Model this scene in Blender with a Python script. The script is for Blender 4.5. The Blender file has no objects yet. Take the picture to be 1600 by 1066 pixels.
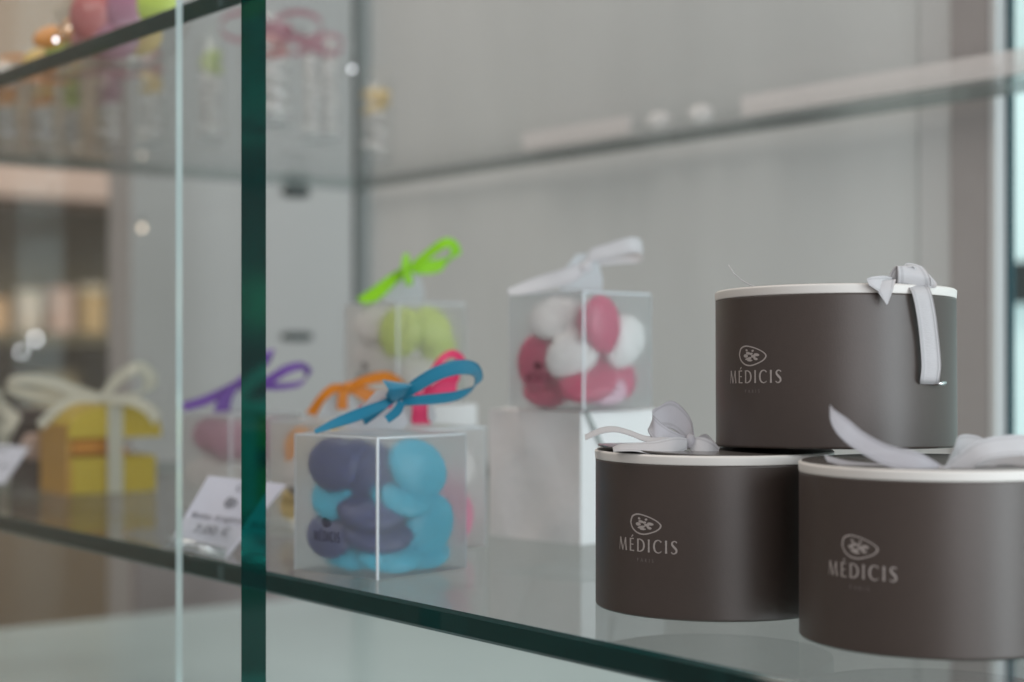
import bpy, math, random
import numpy as np
from math import sin, cos, pi, sqrt, radians, asin, atan2
from mathutils import Vector, Matrix
random.seed(7)
SC = bpy.context.scene
C = SC.collection

# ------------------------------------------------------------------ camera
YAW = radians(52.4)
CY, SY = cos(YAW), sin(YAW)
CAMZ = 1.20                # eye height; the lower shelf's top is 0.10 lower
FPX = 2600.0               # focal length in photo pixels (1600 wide)
SHELF = 1.10
UPPER = 1.377
cam_d = bpy.data.cameras.new('camera')
cam = bpy.data.objects.new('camera', cam_d)
C.objects.link(cam)
cam.location = (0, 0, CAMZ)
cam.rotation_euler = (radians(90), 0, YAW)
cam_d.sensor_width = 36.0
cam_d.lens = 36.0 * FPX / 1600.0
cam_d.shift_y = 22.0 / 1600.0
cam_d.clip_start = 0.02
cam_d.clip_end = 60
cam_d.dof.use_dof = True
cam_d.dof.focus_distance = 0.652
cam_d.dof.aperture_fstop = 6.0
SC.camera = cam

# ------------------------------------------------------------------ world, lamps, exposure
w = bpy.data.worlds.new('World')
SC.world = w
w.use_nodes = True
bg = w.node_tree.nodes['Background']
bg.inputs[0].default_value = (1.0, 0.985, 0.985, 1)
bg.inputs[1].default_value = 0.40
SC.view_settings.view_transform = 'Standard'
SC.view_settings.look = 'None'
SC.view_settings.exposure = 0.0
SC.view_settings.gamma = 1.0
SC.cycles.use_denoising = True
SC.cycles.max_bounces = 14
SC.cycles.diffuse_bounces = 5
SC.cycles.glossy_bounces = 6
SC.cycles.transmission_bounces = 10
SC.cycles.transparent_max_bounces = 40
SC.cycles.sample_clamp_indirect = 6.0


def cw(X, H, Z):
    """camera-frame metres (right, up from the eye, away) -> world"""
    return Vector((X * CY - Z * SY, X * SY + Z * CY, CAMZ + H))


def area(name, loc, target, sx, sy, power, col):
    d = bpy.data.lights.new(name, 'AREA')
    d.shape = 'RECTANGLE'
    d.size, d.size_y, d.energy, d.color = sx, sy, power, col
    o = bpy.data.objects.new(name, d)
    C.objects.link(o)
    o.location = loc
    o.rotation_euler = (Vector(target) - Vector(loc)).to_track_quat('-Z', 'Y').to_euler()
    return o


area('daylight_lamp', cw(2.2, 0.30, -1.35), cw(0.1, 0.0, 0.75), 1.3, 2.6, 78, (0.86, 0.95, 1.0))
area('sheen_fill', cw(0.8, 0.25, -2.3), cw(0.1, 0.0, 0.7), 1.5, 2.6, 34, (0.97, 0.97, 1.0))  # unseen soft light added to broaden the sheen on the round boxes
area('ceiling_lamp', cw(-0.75, 1.7, 1.0), cw(-0.2, 0, 1.1), 1.2, 1.2, 26, (1.0, 0.90, 0.82))
area('shop_lamp', (-3.0, 1.0, 2.7), (-4.4, 1.8, 1.0), 1.0, 1.0, 46, (1.0, 0.86, 0.70))


# ------------------------------------------------------------------ materials
def lin(c):
    return tuple(((v / 255.0) / 12.92 if v / 255.0 <= 0.04045 else ((v / 255.0 + 0.055) / 1.055) ** 2.4) for v in c)


def nodes(name):
    m = bpy.data.materials.new(name)
    m.use_nodes = True
    nt = m.node_tree
    nt.nodes.clear()
    out = nt.nodes.new('ShaderNodeOutputMaterial')
    return m, nt, out


def mat(name, col, rough=0.5, spec=0.5, metal=0.0, noise=0.0, nscale=60, bump=0.0, bscale=200, coat=0.0, emit=None, estr=0.0, sheen=0.0, stretch=None):
    m, nt, out = nodes(name)
    b = nt.nodes.new('ShaderNodeBsdfPrincipled')
    nt.links.new(b.outputs[0], out.inputs[0])
    b.inputs['Base Color'].default_value = (*col, 1)
    b.inputs['Roughness'].default_value = rough
    b.inputs['Specular IOR Level'].default_value = spec
    b.inputs['Metallic'].default_value = metal
    b.inputs['Coat Weight'].default_value = coat
    b.inputs['Coat Roughness'].default_value = 0.15
    b.inputs['Sheen Weight'].default_value = sheen
    tc = nt.nodes.new('ShaderNodeTexCoord')
    if noise > 0:
        n = nt.nodes.new('ShaderNodeTexNoise')
        n.inputs['Scale'].default_value = nscale
        n.inputs['Detail'].default_value = 4
        if stretch:
            mpn = nt.nodes.new('ShaderNodeMapping'); mpn.inputs['Scale'].default_value = stretch
            nt.links.new(tc.outputs['Object'], mpn.inputs['Vector']); nt.links.new(mpn.outputs[0], n.inputs['Vector'])
        else:
            nt.links.new(tc.outputs['Object'], n.inputs['Vector'])
        r = nt.nodes.new('ShaderNodeMixRGB')
        r.blend_type = 'MIX'
        r.inputs[1].default_value = (*[max(0, v * (1 - noise)) for v in col], 1)
        r.inputs[2].default_value = (*[min(1, v * (1 + noise)) for v in col], 1)
        nt.links.new(n.outputs[0], r.inputs[0])
        nt.links.new(r.outputs[0], b.inputs['Base Color'])
    if bump > 0:
        n = nt.nodes.new('ShaderNodeTexNoise')
        n.inputs['Scale'].default_value = bscale
        n.inputs['Detail'].default_value = 3
        nt.links.new(tc.outputs['Object'], n.inputs['Vector'])
        bp = nt.nodes.new('ShaderNodeBump')
        bp.inputs['Strength'].default_value = bump
        bp.inputs['Distance'].default_value = 0.001
        nt.links.new(n.outputs[0], bp.inputs['Height'])
        nt.links.new(bp.outputs[0], b.inputs['Normal'])
    if emit:
        b.inputs['Emission Color'].default_value = (*emit, 1)
        b.inputs['Emission Strength'].default_value = estr
    return m


def schlick(nt, base=0.04, top=0.8):
    g = nt.nodes.new('ShaderNodeNewGeometry')
    d = nt.nodes.new('ShaderNodeVectorMath'); d.operation = 'DOT_PRODUCT'
    nt.links.new(g.outputs['Normal'], d.inputs[0]); nt.links.new(g.outputs['Incoming'], d.inputs[1])
    a = nt.nodes.new('ShaderNodeMath'); a.operation = 'ABSOLUTE'
    nt.links.new(d.outputs['Value'], a.inputs[0])
    s = nt.nodes.new('ShaderNodeMath'); s.operation = 'SUBTRACT'; s.inputs[0].default_value = 1.0
    nt.links.new(a.outputs[0], s.inputs[1])
    p = nt.nodes.new('ShaderNodeMath'); p.operation = 'POWER'; p.inputs[1].default_value = 5.0
    nt.links.new(s.outputs[0], p.inputs[0])
    q = nt.nodes.new('ShaderNodeMath'); q.operation = 'MULTIPLY_ADD'
    q.inputs[1].default_value = top; q.inputs[2].default_value = base
    nt.links.new(p.outputs[0], q.inputs[0])
    return q.outputs[0]


def thin_glass(name, tint, base=0.04, top=0.8):
    m, nt, out = nodes(name)
    t = nt.nodes.new('ShaderNodeBsdfTransparent'); t.inputs[0].default_value = (*tint, 1)
    g = nt.nodes.new('ShaderNodeBsdfGlossy'); g.inputs['Roughness'].default_value = 0.0
    mx = nt.nodes.new('ShaderNodeMixShader')
    nt.links.new(schlick(nt, base, top), mx.inputs[0])
    nt.links.new(t.outputs[0], mx.inputs[1]); nt.links.new(g.outputs[0], mx.inputs[2])
    nt.links.new(mx.outputs[0], out.inputs[0])
    return m


def frosted(name, veil_col, veil=0.21, clear=0.10, rough=0.66, ior=1.12):
    """thin frosted polypropylene sheet: rough see-through plus a milky scatter"""
    m, nt, out = nodes(name)
    r = nt.nodes.new('ShaderNodeBsdfRefraction')
    r.inputs['Roughness'].default_value = rough; r.inputs['IOR'].default_value = ior
    r.inputs[0].default_value = (0.97, 0.98, 0.98, 1)
    t = nt.nodes.new('ShaderNodeBsdfTransparent')
    m1 = nt.nodes.new('ShaderNodeMixShader'); m1.inputs[0].default_value = clear
    nt.links.new(r.outputs[0], m1.inputs[1]); nt.links.new(t.outputs[0], m1.inputs[2])
    d = nt.nodes.new('ShaderNodeBsdfDiffuse'); d.inputs[0].default_value = (*veil_col, 1)
    tl = nt.nodes.new('ShaderNodeBsdfTranslucent'); tl.inputs[0].default_value = (*veil_col, 1)
    m2 = nt.nodes.new('ShaderNodeMixShader'); m2.inputs[0].default_value = 0.45
    nt.links.new(d.outputs[0], m2.inputs[1]); nt.links.new(tl.outputs[0], m2.inputs[2])
    m3 = nt.nodes.new('ShaderNodeMixShader'); m3.inputs[0].default_value = veil
    nt.links.new(m1.outputs[0], m3.inputs[1]); nt.links.new(m2.outputs[0], m3.inputs[2])
    g = nt.nodes.new('ShaderNodeBsdfGlossy'); g.inputs['Roughness'].default_value = 0.25
    m4 = nt.nodes.new('ShaderNodeMixShader')
    nt.links.new(schlick(nt, 0.03, 0.45), m4.inputs[0])
    nt.links.new(m3.outputs[0], m4.inputs[1]); nt.links.new(g.outputs[0], m4.inputs[2])
    nt.links.new(m4.outputs[0], out.inputs[0])
    return m


def edge_glass(name, tint, body, seep=0.6):
    """end face of a thick pane: green light seeping through plus a sharp reflection"""
    m, nt, out = nodes(name)
    r = nt.nodes.new('ShaderNodeBsdfRefraction'); r.inputs[0].default_value = (*tint, 1)
    r.inputs['Roughness'].default_value = 0.12; r.inputs['IOR'].default_value = 1.5
    d = nt.nodes.new('ShaderNodeBsdfDiffuse'); d.inputs[0].default_value = (*body, 1)
    m1 = nt.nodes.new('ShaderNodeMixShader'); m1.inputs[0].default_value = seep
    nt.links.new(d.outputs[0], m1.inputs[1]); nt.links.new(r.outputs[0], m1.inputs[2])
    g = nt.nodes.new('ShaderNodeBsdfGlossy'); g.inputs['Roughness'].default_value = 0.06
    m2 = nt.nodes.new('ShaderNodeMixShader')
    nt.links.new(schlick(nt, 0.04, 0.7), m2.inputs[0])
    nt.links.new(m1.outputs[0], m2.inputs[1]); nt.links.new(g.outputs[0], m2.inputs[2])
    nt.links.new(m2.outputs[0], out.inputs[0])
    return m


def ribbon_mat(name, col, trans=0.3, sheer=0.0, gloss=0.35, weave=2600):
    m, nt, out = nodes(name)
    b = nt.nodes.new('ShaderNodeBsdfPrincipled')
    b.inputs['Base Color'].default_value = (*col, 1)
    b.inputs['Roughness'].default_value = gloss
    b.inputs['Sheen Weight'].default_value = 0.25
    tc = nt.nodes.new('ShaderNodeTexCoord')
    uvn = nt.nodes.new('ShaderNodeUVMap'); uvn.uv_map = 'weave'
    sp = nt.nodes.new('ShaderNodeSeparateXYZ'); nt.links.new(uvn.outputs[0], sp.inputs[0])
    mp_ = nt.nodes.new('ShaderNodeMapping'); mp_.inputs['Scale'].default_value = (1.2, 1.9, 1)
    nt.links.new(uvn.outputs[0], mp_.inputs['Vector'])
    n = nt.nodes.new('ShaderNodeTexNoise'); n.inputs['Scale'].default_value = 1.6; n.inputs['Detail'].default_value = 5
    nt.links.new(mp_.outputs[0], n.inputs['Vector'])
    bp = nt.nodes.new('ShaderNodeBump'); bp.inputs['Strength'].default_value = 0.55; bp.inputs['Distance'].default_value = 0.0004
    nt.links.new(n.outputs[0], bp.inputs['Height']); nt.links.new(bp.outputs[0], b.inputs['Normal'])
    # selvedge: a slightly darker line a little inside each edge
    ab = nt.nodes.new('ShaderNodeMath'); ab.operation = 'ABSOLUTE'; nt.links.new(sp.outputs[0], ab.inputs[0])
    cmpn = nt.nodes.new('ShaderNodeMath'); cmpn.operation = 'COMPARE'; cmpn.inputs[1].default_value = 0.72; cmpn.inputs[2].default_value = 0.09
    nt.links.new(ab.outputs[0], cmpn.inputs[0])
    ns = nt.nodes.new('ShaderNodeMath'); ns.operation = 'MULTIPLY_ADD'; ns.inputs[1].default_value = 0.30; nt.links.new(n.outputs[0], ns.inputs[0])
    sc_ = nt.nodes.new('ShaderNodeMath'); sc_.operation = 'MULTIPLY'; sc_.inputs[1].default_value = 0.40; nt.links.new(cmpn.outputs[0], sc_.inputs[0])
    nt.links.new(sc_.outputs[0], ns.inputs[2])
    mc = nt.nodes.new('ShaderNodeMixRGB'); mc.inputs[1].default_value = (*col, 1); mc.inputs[2].default_value = (*[v * 0.55 for v in col], 1)
    nt.links.new(ns.outputs[0], mc.inputs[0]); nt.links.new(mc.outputs[0], b.inputs['Base Color'])
    tl = nt.nodes.new('ShaderNodeBsdfTranslucent'); tl.inputs[0].default_value = (*col, 1)
    mx = nt.nodes.new('ShaderNodeMixShader'); mx.inputs[0].default_value = trans
    nt.links.new(b.outputs[0], mx.inputs[1]); nt.links.new(tl.outputs[0], mx.inputs[2])
    last = mx
    if sheer > 0:
        t = nt.nodes.new('ShaderNodeBsdfTransparent')
        m2 = nt.nodes.new('ShaderNodeMixShader'); m2.inputs[0].default_value = sheer
        nt.links.new(mx.outputs[0], m2.inputs[1]); nt.links.new(t.outputs[0], m2.inputs[2])
        last = m2
    nt.links.new(last.outputs[0], out.inputs[0])
    return m


M = {}
M['glass'] = thin_glass('clear_glass', (0.978, 0.984, 0.982), 0.03, 0.38)
M['shelf_glass'] = thin_glass('shelf_glass', (0.965, 0.974, 0.972), 0.04, 0.55)
M['vessel_glass'] = thin_glass('vessel_glass', (0.98, 0.985, 0.985), 0.04, 0.6)
M['edge'] = edge_glass('green_glass_edge', (0.012, 0.08, 0.075), (0.013, 0.036, 0.034), 0.45)
M['edge_a'] = edge_glass('deep_green_glass_edge', (0.005, 0.25, 0.215), (0.002, 0.024, 0.023), 0.6)
M['edge_b'] = edge_glass('clear_polished_edge', (0.55, 0.72, 0.70), (0.66, 0.77, 0.76), 0.35)
M['edge_soft'] = edge_glass('pale_rear_edge', (0.5, 0.6, 0.59), (0.24, 0.29, 0.285), 0.5)
M['panel'] = mat('grey_back_panel', (0.555, 0.568, 0.568), 0.25, 0.5, noise=0.30, nscale=4.5, stretch=(1.0, 1.0, 0.25))  # stretched noise paints soft reflection streaks into the panel's colour
M['post'] = mat('brushed_aluminium', (0.36, 0.33, 0.325), 0.4, 0.5, metal=0.15, noise=0.05, nscale=30)
M['post_light'] = mat('pale_aluminium', (0.60, 0.60, 0.60), 0.35, 0.5, metal=0.2)
M['seal'] = mat('grey_green_seal', (0.27, 0.30, 0.30), 0.5)
M['deck'] = mat('pale_frosted_deck', (0.54, 0.66, 0.67), 0.2, 0.5, noise=0.04, nscale=12)
M['clip'] = mat('dark_metal_clip', (0.07, 0.09, 0.09), 0.35, 0.5, metal=0.3)
M['window'] = mat('bright_window', (0.5, 0.6, 0.6), 0.3, emit=(0.60, 0.86, 0.86), estr=0.70)
M['window_bar'] = mat('dark_window_bar', (0.025, 0.04, 0.04), 0.5)
M['teal_edge'] = mat('teal_pane_edge', (0.02, 0.07, 0.085), 0.2)
M['taupe'] = mat('taupe_coated_card', (0.052, 0.0365, 0.0305), 0.42, 0.6, noise=0.07, nscale=300, bump=0.05, bscale=1600)
M['taupe_lid'] = mat('taupe_lid_card', (0.095, 0.084, 0.078), 0.22, 0.6, bump=0.04, bscale=900)
M['cream'] = mat('cream_card_band', (0.66, 0.63, 0.60), 0.45, 0.4)
M['foil'] = mat('pale_foil_print', (0.44, 0.39, 0.37), 0.35, 0.5, metal=0.35)
M['foil_dim'] = mat('dim_foil_print', (0.16, 0.14, 0.135), 0.4, 0.5)
M['steel'] = mat('steel_pin', (0.75, 0.75, 0.75), 0.2, metal=1.0)
M['white_rib'] = ribbon_mat('white_ribbon', (0.73, 0.715, 0.73), 0.3, 0.06, 0.40)
M['sheer_rib'] = ribbon_mat('sheer_ribbon', (0.66, 0.64, 0.68), 0.35, 0.26, 0.38)
M['cream_rib'] = ribbon_mat('cream_ribbon', (0.80, 0.77, 0.66), 0.3)
M['blue_rib'] = ribbon_mat('blue_ribbon', (0.005, 0.215, 0.36), 0.15, 0, 0.32)
M['lime_rib'] = ribbon_mat('lime_ribbon', (0.36, 0.78, 0.01), 0.3)
M['orange_rib'] = ribbon_mat('orange_ribbon', (0.80, 0.27, 0.005), 0.3)
M['pink_rib'] = ribbon_mat('hot_pink_ribbon', (0.86, 0.05, 0.19), 0.3)
M['purple_rib'] = ribbon_mat('purple_ribbon', (0.22, 0.09, 0.48), 0.25)
M['rose_rib'] = ribbon_mat('rose_ribbon', (0.42, 0.12, 0.18), 0.2)
M['white_paper'] = mat('white_wrapping_paper', (0.72, 0.70, 0.70), 0.5, 0.35, bump=1.0, bscale=75)
M['tag_paper'] = mat('white_tag_card', (0.58, 0.575, 0.66), 0.6)
M['ink'] = mat('grey_ink', (0.10, 0.10, 0.12), 0.6)
M['dark_ink'] = mat('dark_brown_ink', (0.018, 0.012, 0.012), 0.5)
M['acrylic_lip'] = thin_glass('acrylic_lip', (0.90, 0.91, 0.90), 0.30, 0.7)
M['acrylic'] = thin_glass('acrylic_holder', (0.93, 0.94, 0.93), 0.06, 0.9)
M['crease'] = mat('whitened_crease', (0.74, 0.78, 0.82), 0.35, 0.5)
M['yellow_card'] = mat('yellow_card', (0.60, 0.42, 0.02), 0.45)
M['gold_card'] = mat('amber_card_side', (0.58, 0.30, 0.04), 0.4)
M['orange_in'] = mat('orange_tissue', (0.70, 0.27, 0.01), 0.6, bump=0.3, bscale=200)
M['choc'] = mat('dark_chocolate_card', (0.030, 0.016, 0.016), 0.4)
M['shop_wall'] = mat('beige_shop_wall', (0.34, 0.29, 0.245), 0.7, noise=0.08, nscale=2)
M['partition'] = mat('white_partition', (0.41, 0.39, 0.385), 0.5, noise=0.05, nscale=2)
M['wood'] = mat('brown_counter_wood', (0.16, 0.12, 0.075), 0.5, noise=0.2, nscale=6)
M['wood_dark'] = mat('olive_dark_wood', (0.15, 0.14, 0.09), 0.5, noise=0.2, nscale=6)
M['ledge'] = mat('pinkish_ledge', (0.52, 0.42, 0.39), 0.5)
M['wainscot'] = mat('dusty_mauve_wainscot', (0.27, 0.22, 0.22), 0.6, noise=0.12, nscale=9)
M['floor'] = mat('brown_floor', (0.20, 0.16, 0.12), 0.5, noise=0.2, nscale=3)
M['glow'] = mat('warm_glow', (1, 0.9, 0.8), 0.4, emit=(1.0, 0.78, 0.60), estr=2.4)
M['glow_cool'] = mat('cool_glow', (1, 1, 1), 0.4, emit=(0.94, 0.94, 1.0), estr=7)
M['highlight'] = mat('white_highlight_strip', (0.86, 0.80, 0.79), 0.4)


def sweet(name, c, rough=0.38):
    m = mat(name, c, rough, 0.5, noise=0.04, nscale=120, coat=0.15)
    return m


SW = {'turquoise': sweet('turquoise_sugar', (0.018, 0.44, 0.62)), 'navy': sweet('navy_sugar', (0.024, 0.034, 0.145)),
      'white': sweet('white_sugar', (0.76, 0.72, 0.70)), 'ruby': sweet('ruby_sugar', (0.52, 0.022, 0.10)),
      'lime': sweet('lime_sugar', (0.52, 0.64, 0.10)), 'mauve': sweet('mauve_sugar', (0.42, 0.17, 0.26)),
      'pink': sweet('pink_sugar', (0.70, 0.28, 0.30)), 'orange': sweet('orange_sugar', (0.80, 0.30, 0.03)),
      'yellow': sweet('yellow_sugar', (0.78, 0.52, 0.10)), 'red': sweet('red_sugar', (0.52, 0.13, 0.13)),
      'peach': sweet('peach_sugar', (0.58, 0.40, 0.34)), 'pale pink': sweet('pale_pink_sugar', (0.70, 0.42, 0.52)), 'hot pink': sweet('hot_pink_sugar', (0.80, 0.12, 0.30))}


# ------------------------------------------------------------------ helpers
class MB:
    def __init__(s):
        s.v, s.f, s.m = [], [], []

    def add(s, vs, fs, mi=0):
        o = len(s.v)
        s.v += [Vector(p) for p in vs]
        for k, f in enumerate(fs):
            s.f.append([o + i for i in f])
            s.m.append(mi[k] if isinstance(mi, (list, tuple)) else mi)

    def box(s, x0, x1, y0, y1, z0, z1, mi=0):
        vs = [(x0, y0, z0), (x1, y0, z0), (x1, y1, z0), (x0, y1, z0), (x0, y0, z1), (x1, y0, z1), (x1, y1, z1), (x0, y1, z1)]
        s.add(vs, [(0, 3, 2, 1), (4, 5, 6, 7), (0, 1, 5, 4), (1, 2, 6, 5), (2, 3, 7, 6), (3, 0, 4, 7)], mi)

    def cbox(s, cx, cy, cz, sx, sy, sz, c=0.002, mi=0):
        """box with chamfered vertical and horizontal edges"""
        def ring(z, ix, iy, ch):
            hx, hy = sx / 2 - ix, sy / 2 - iy
            return [(cx + hx - ch, cy - hy, z), (cx + hx, cy - hy + ch, z), (cx + hx, cy + hy - ch, z), (cx + hx - ch, cy + hy, z),
                    (cx - hx + ch, cy + hy, z), (cx - hx, cy + hy - ch, z), (cx - hx, cy - hy + ch, z), (cx - hx + ch, cy - hy, z)]
        rs = [ring(cz - sz / 2, c, c, c), ring(cz - sz / 2 + c, 0, 0, c), ring(cz + sz / 2 - c, 0, 0, c), ring(cz + sz / 2, c, c, c)]
        vs = [p for r in rs for p in r]
        fs = [tuple(reversed(range(8)))]
        for k in range(3):
            for i in range(8):
                a, b = k * 8 + i, k * 8 + (i + 1) % 8
                fs.append((a, b, b + 8, a + 8))
        fs.append(tuple(range(24, 32)))
        s.add(vs, fs, mi)

    def lathe(s, prof, n=48, cx=0, cy=0, mi=0, closed=False):
        vs = []
        for (r, z) in prof:
            for k in range(n):
                a = 2 * pi * k / n
                vs.append((cx + r * cos(a), cy + r * sin(a), z))
        fs = []
        for j in range(len(prof) - 1):
            for k in range(n):
                a, b = j * n + k, j * n + (k + 1) % n
                fs.append((a, b, b + n, a + n))
        if closed:
            fs.append(tuple(reversed(range(n))))
            fs.append(tuple(range((len(prof) - 1) * n, len(prof) * n)))
        s.add(vs, fs, mi)

    def tube(s, pts, r, n=8, mi=0):
        pts = [Vector(p) for p in pts]
        vs = []
        for i, p in enumerate(pts):
            t = (pts[min(i + 1, len(pts) - 1)] - pts[max(i - 1, 0)]).normalized()
            a = t.cross(Vector((0, 0, 1)))
            if a.length < 1e-4:
                a = t.cross(Vector((0, 1, 0)))
            a.normalize(); b = t.cross(a)
            for k in range(n):
                vs.append(p + (a * cos(2 * pi * k / n) + b * sin(2 * pi * k / n)) * r)
        fs = []
        for i in range(len(pts) - 1):
            for k in range(n):
                x, y = i * n + k, i * n + (k + 1) % n
                fs.append((x, y, y + n, x + n))
        fs.append(tuple(reversed(range(n)))); fs.append(tuple(range((len(pts) - 1) * n, len(pts) * n)))
        s.add(vs, fs, mi)

    def mesh(s, name, mats, smooth=False):
        me = bpy.data.meshes.new(name)
        me.from_pydata([tuple(p) for p in s.v], [], s.f)
        for m_ in (mats if isinstance(mats, (list, tuple)) else [mats]):
            me.materials.append(m_)
        me.polygons.foreach_set('material_index', s.m)
        if smooth:
            me.polygons.foreach_set('use_smooth', [True] * len(me.polygons))
        me.update()
        return me

    def obj(s, name, mats, parent=None, smooth=False):
        o = bpy.data.objects.new(name, s.mesh(name, mats, smooth))
        C.objects.link(o)
        if parent:
            o.parent = parent
        return o


def tag(o, label=None, cat=None, group=None, kind=None):
    if label: o['label'] = label
    if cat: o['category'] = cat
    if group: o['group'] = group
    if kind: o['kind'] = kind
    return o


def thing(name, label, cat, loc, rotz=0.0, group=None):
    o = bpy.data.objects.new(name, None)
    C.objects.link(o)
    o.location = loc
    o.rotation_euler = (0, 0, rotz)
    o.empty_display_size = 0.02
    return tag(o, label, cat, group)


def inv_of(root):
    return (Matrix.Translation(root.location) @ root.rotation_euler.to_matrix().to_4x4()).inverted()


def px(x, y, Z):
    return cw((x - 800) / FPX * Z, (555 - y) / FPX * Z, Z)


def spline(P, n=7):
    """Catmull-Rom through lists of floats"""
    out = []
    L = len(P)
    for i in range(L - 1):
        p0, p1, p2, p3 = P[max(i - 1, 0)], P[i], P[i + 1], P[min(i + 2, L - 1)]
        for k in range(n):
            t = k / n
            out.append([0.5 * (2 * b + (c - a) * t + (2 * a - 5 * b + 4 * c - d) * t * t + (3 * b - a - 3 * c + d) * t ** 3)
                        for a, b, c, d in zip(p0, p1, p2, p3)])
    out.append(list(P[-1]))
    return out


def ribbon(name, root, parent, pts, width, m, n=7, thick=0.00012, edge=0.0):
    """a strip of ribbon: pts = (photo x, photo y, distance, turn of its width in degrees, how far the width points away, [width factor])"""
    P = []
    for q in pts:
        x, y, Z, ang, dep = q[:5]
        wf = q[5] if len(q) > 5 else 1.0
        c = sqrt(max(0, 1 - dep * dep))
        cpos = px(x, y, Z)
        a = radians(ang)
        wv = cw(cos(a) * c, sin(a) * c, dep) - cw(0, 0, 0)
        P.append(list(cpos) + list(wv) + [wf])
    S = spline(P, n)
    inv = inv_of(root)
    K = [-1, -0.86, -0.4, 0, 0.4, 0.86, 1]
    tops, bots = [], []
    for i, s_ in enumerate(S):
        c = Vector(s_[:3]); wv = Vector(s_[3:6]).normalized()
        t = Vector(S[min(i + 1, len(S) - 1)][:3]) - Vector(S[max(i - 1, 0)][:3])
        nn = t.cross(wv)
        if nn.length < 1e-9: nn = Vector((0, 0, 1))
        nn.normalize()
        for k in K:
            lift = edge if abs(k) > 0.9 else (-edge if abs(k) > 0.8 else 0.0)
            p = c + wv * (width * 0.5 * s_[6] * k)
            tops.append(inv @ (p + nn * (thick + lift)))
            bots.append(inv @ (p - nn * (thick + lift)))
    b = MB()
    nK, L = len(K), len(S)
    vs = tops + bots
    off = len(tops)
    fs = []
    for i in range(L - 1):
        for k in range(nK - 1):
            a = i * nK + k
            fs.append((a, a + 1, a + nK + 1, a + nK))
            fs.append((off + a, off + a + nK, off + a + nK + 1, off + a + 1))
        for k in (0, nK - 1):
            a = i * nK + k
            fs.append((a, a + nK, off + a + nK, off + a))
    for i in (0, L - 1):
        for k in range(nK - 1):
            a = i * nK + k
            fs.append((a, off + a, off + a + 1, a + 1))
    b.add(vs, fs)
    o = b.obj(name, m, parent, True)
    # lay a (across, along) map on the strip for its weave
    along = [0.0]
    for i in range(1, L):
        along.append(along[-1] + (Vector(S[i][:3]) - Vector(S[i - 1][:3])).length)
    uv = o.data.uv_layers.new(name='weave')
    for lp in o.data.loops:
        k = lp.vertex_index % off
        uv.data[lp.index].uv = (K[k % nK], along[k // nK] * 1000)
    return o


def knot(root, parent, x, y, Z, w_, h_, m, ang=0):
    """a small pinched band of ribbon that closes a bow"""
    b = MB()
    inv = inv_of(root)
    vs, fs = [], []
    R, S = 12, 7
    a0 = radians(ang)
    for i in range(S):
        t = -1 + 2 * i / (S - 1)
        r = 1.0 - 0.18 * t * t + 0.06 * sin(7 * t)
        for k in range(R):
            a = 2 * pi * k / R
            lx = t * w_ * 0.5; ly = cos(a) * h_ * 0.5 * r; lz = sin(a) * h_ * 0.42 * r
            X = lx * cos(a0) - ly * sin(a0); Y = lx * sin(a0) + ly * cos(a0)
            base = px(x, y, Z)
            vs.append(inv @ (base + (cw(X, Y, lz) - cw(0, 0, 0))))
    for i in range(S - 1):
        for k in range(R):
            a, c = i * R + k, i * R + (k + 1) % R
            fs.append((a, c, c + R, a + R))
    fs.append(tuple(reversed(range(R)))); fs.append(tuple(range((S - 1) * R, S * R)))
    b.add(vs, fs)
    return b.obj('knot', m, parent, True)


# ------------------------------------------------------------------ setting: floor, shop wall
b = MB(); b.add([(-12, -8, 0), (8, -8, 0), (8, 10, 0), (-12, 10, 0)], [(0, 1, 2, 3)])
tag(b.obj('floor', M['floor']), kind='structure')
b = MB(); b.box(-4.70, -4.60, -3, 6, 0.0, 3.2)
tag(b.obj('shop_wall', M['shop_wall']), kind='structure')
b = MB(); b.box(-2.6, 1.6, 1.700, 1.760, 0.0, 1.0); b.box(-2.6, 1.6, 1.700, 1.760, 2.3, 3.2)
tag(b.obj('window_wall', M['partition']), kind='structure')

win = thing('shop_window', 'bright pale aqua window far right behind the display case', 'window', (-0.5, 1.72, 1.0))
b = MB(); b.box(-2.1, 2.1, 0.0, 0.02, 0.0, 1.3); b.obj('pane', M['window'], win)
b = MB(); b.box(-2.1, 2.1, -0.03, -0.002, 0.262, 0.312); b.obj('crossbar', M['window_bar'], win)

part = thing('partition_wall', 'pale grey partition wall just beyond the glass end of the display case', 'wall', (-1.75, 0.805, 0))
b = MB(); b.box(-0.06, 0, 0, 1.0, 0, 3.0); b.obj('panel', M['partition'], part)
b = MB(); b.box(0.001, 0.012, 0, 1.0, 0, 1.075); b.obj('wainscot', M['wainscot'], part)

# wall shelving of the shop, far behind the end pane
unit = thing('wall_shelving', 'brown wooden wall shelving with pinkish ledges far back in the shop', 'shelving', (-4.6, 1.75, 0))
b = MB(); b.box(0, 0.02, -0.9, 0.75, 0.2, 1.62); b.obj('back_board', M['wood_dark'], unit)
for i, z in enumerate((0.86, 1.02, 1.23)):
    b = MB(); b.box(0.022, 0.30, -0.9, 0.75, z, z + 0.03); b.obj('shelf_board', M['wood_dark'], unit)
b = MB(); b.box(0.0, 0.34, -0.95, 0.80, 1.62, 1.72); b.obj('cornice', M['ledge'], unit)
b = MB(); b.box(0.022, 0.36, -0.9, 0.75, 0.0, 0.80); b.obj('cupboard', M['wood'], unit)
for y in (-0.88, -0.34, 0.20):
    b = MB(); b.box(0.362, 0.378, y, y + 0.5, 0.08, 0.76); d = b.obj('cupboard_door', M['wood'], unit)
    b = MB(); b.tube([(0.385, y + 0.44, 0.38), (0.385, y + 0.44, 0.48)], 0.006); b.obj('handle', M['steel'], d)
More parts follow.
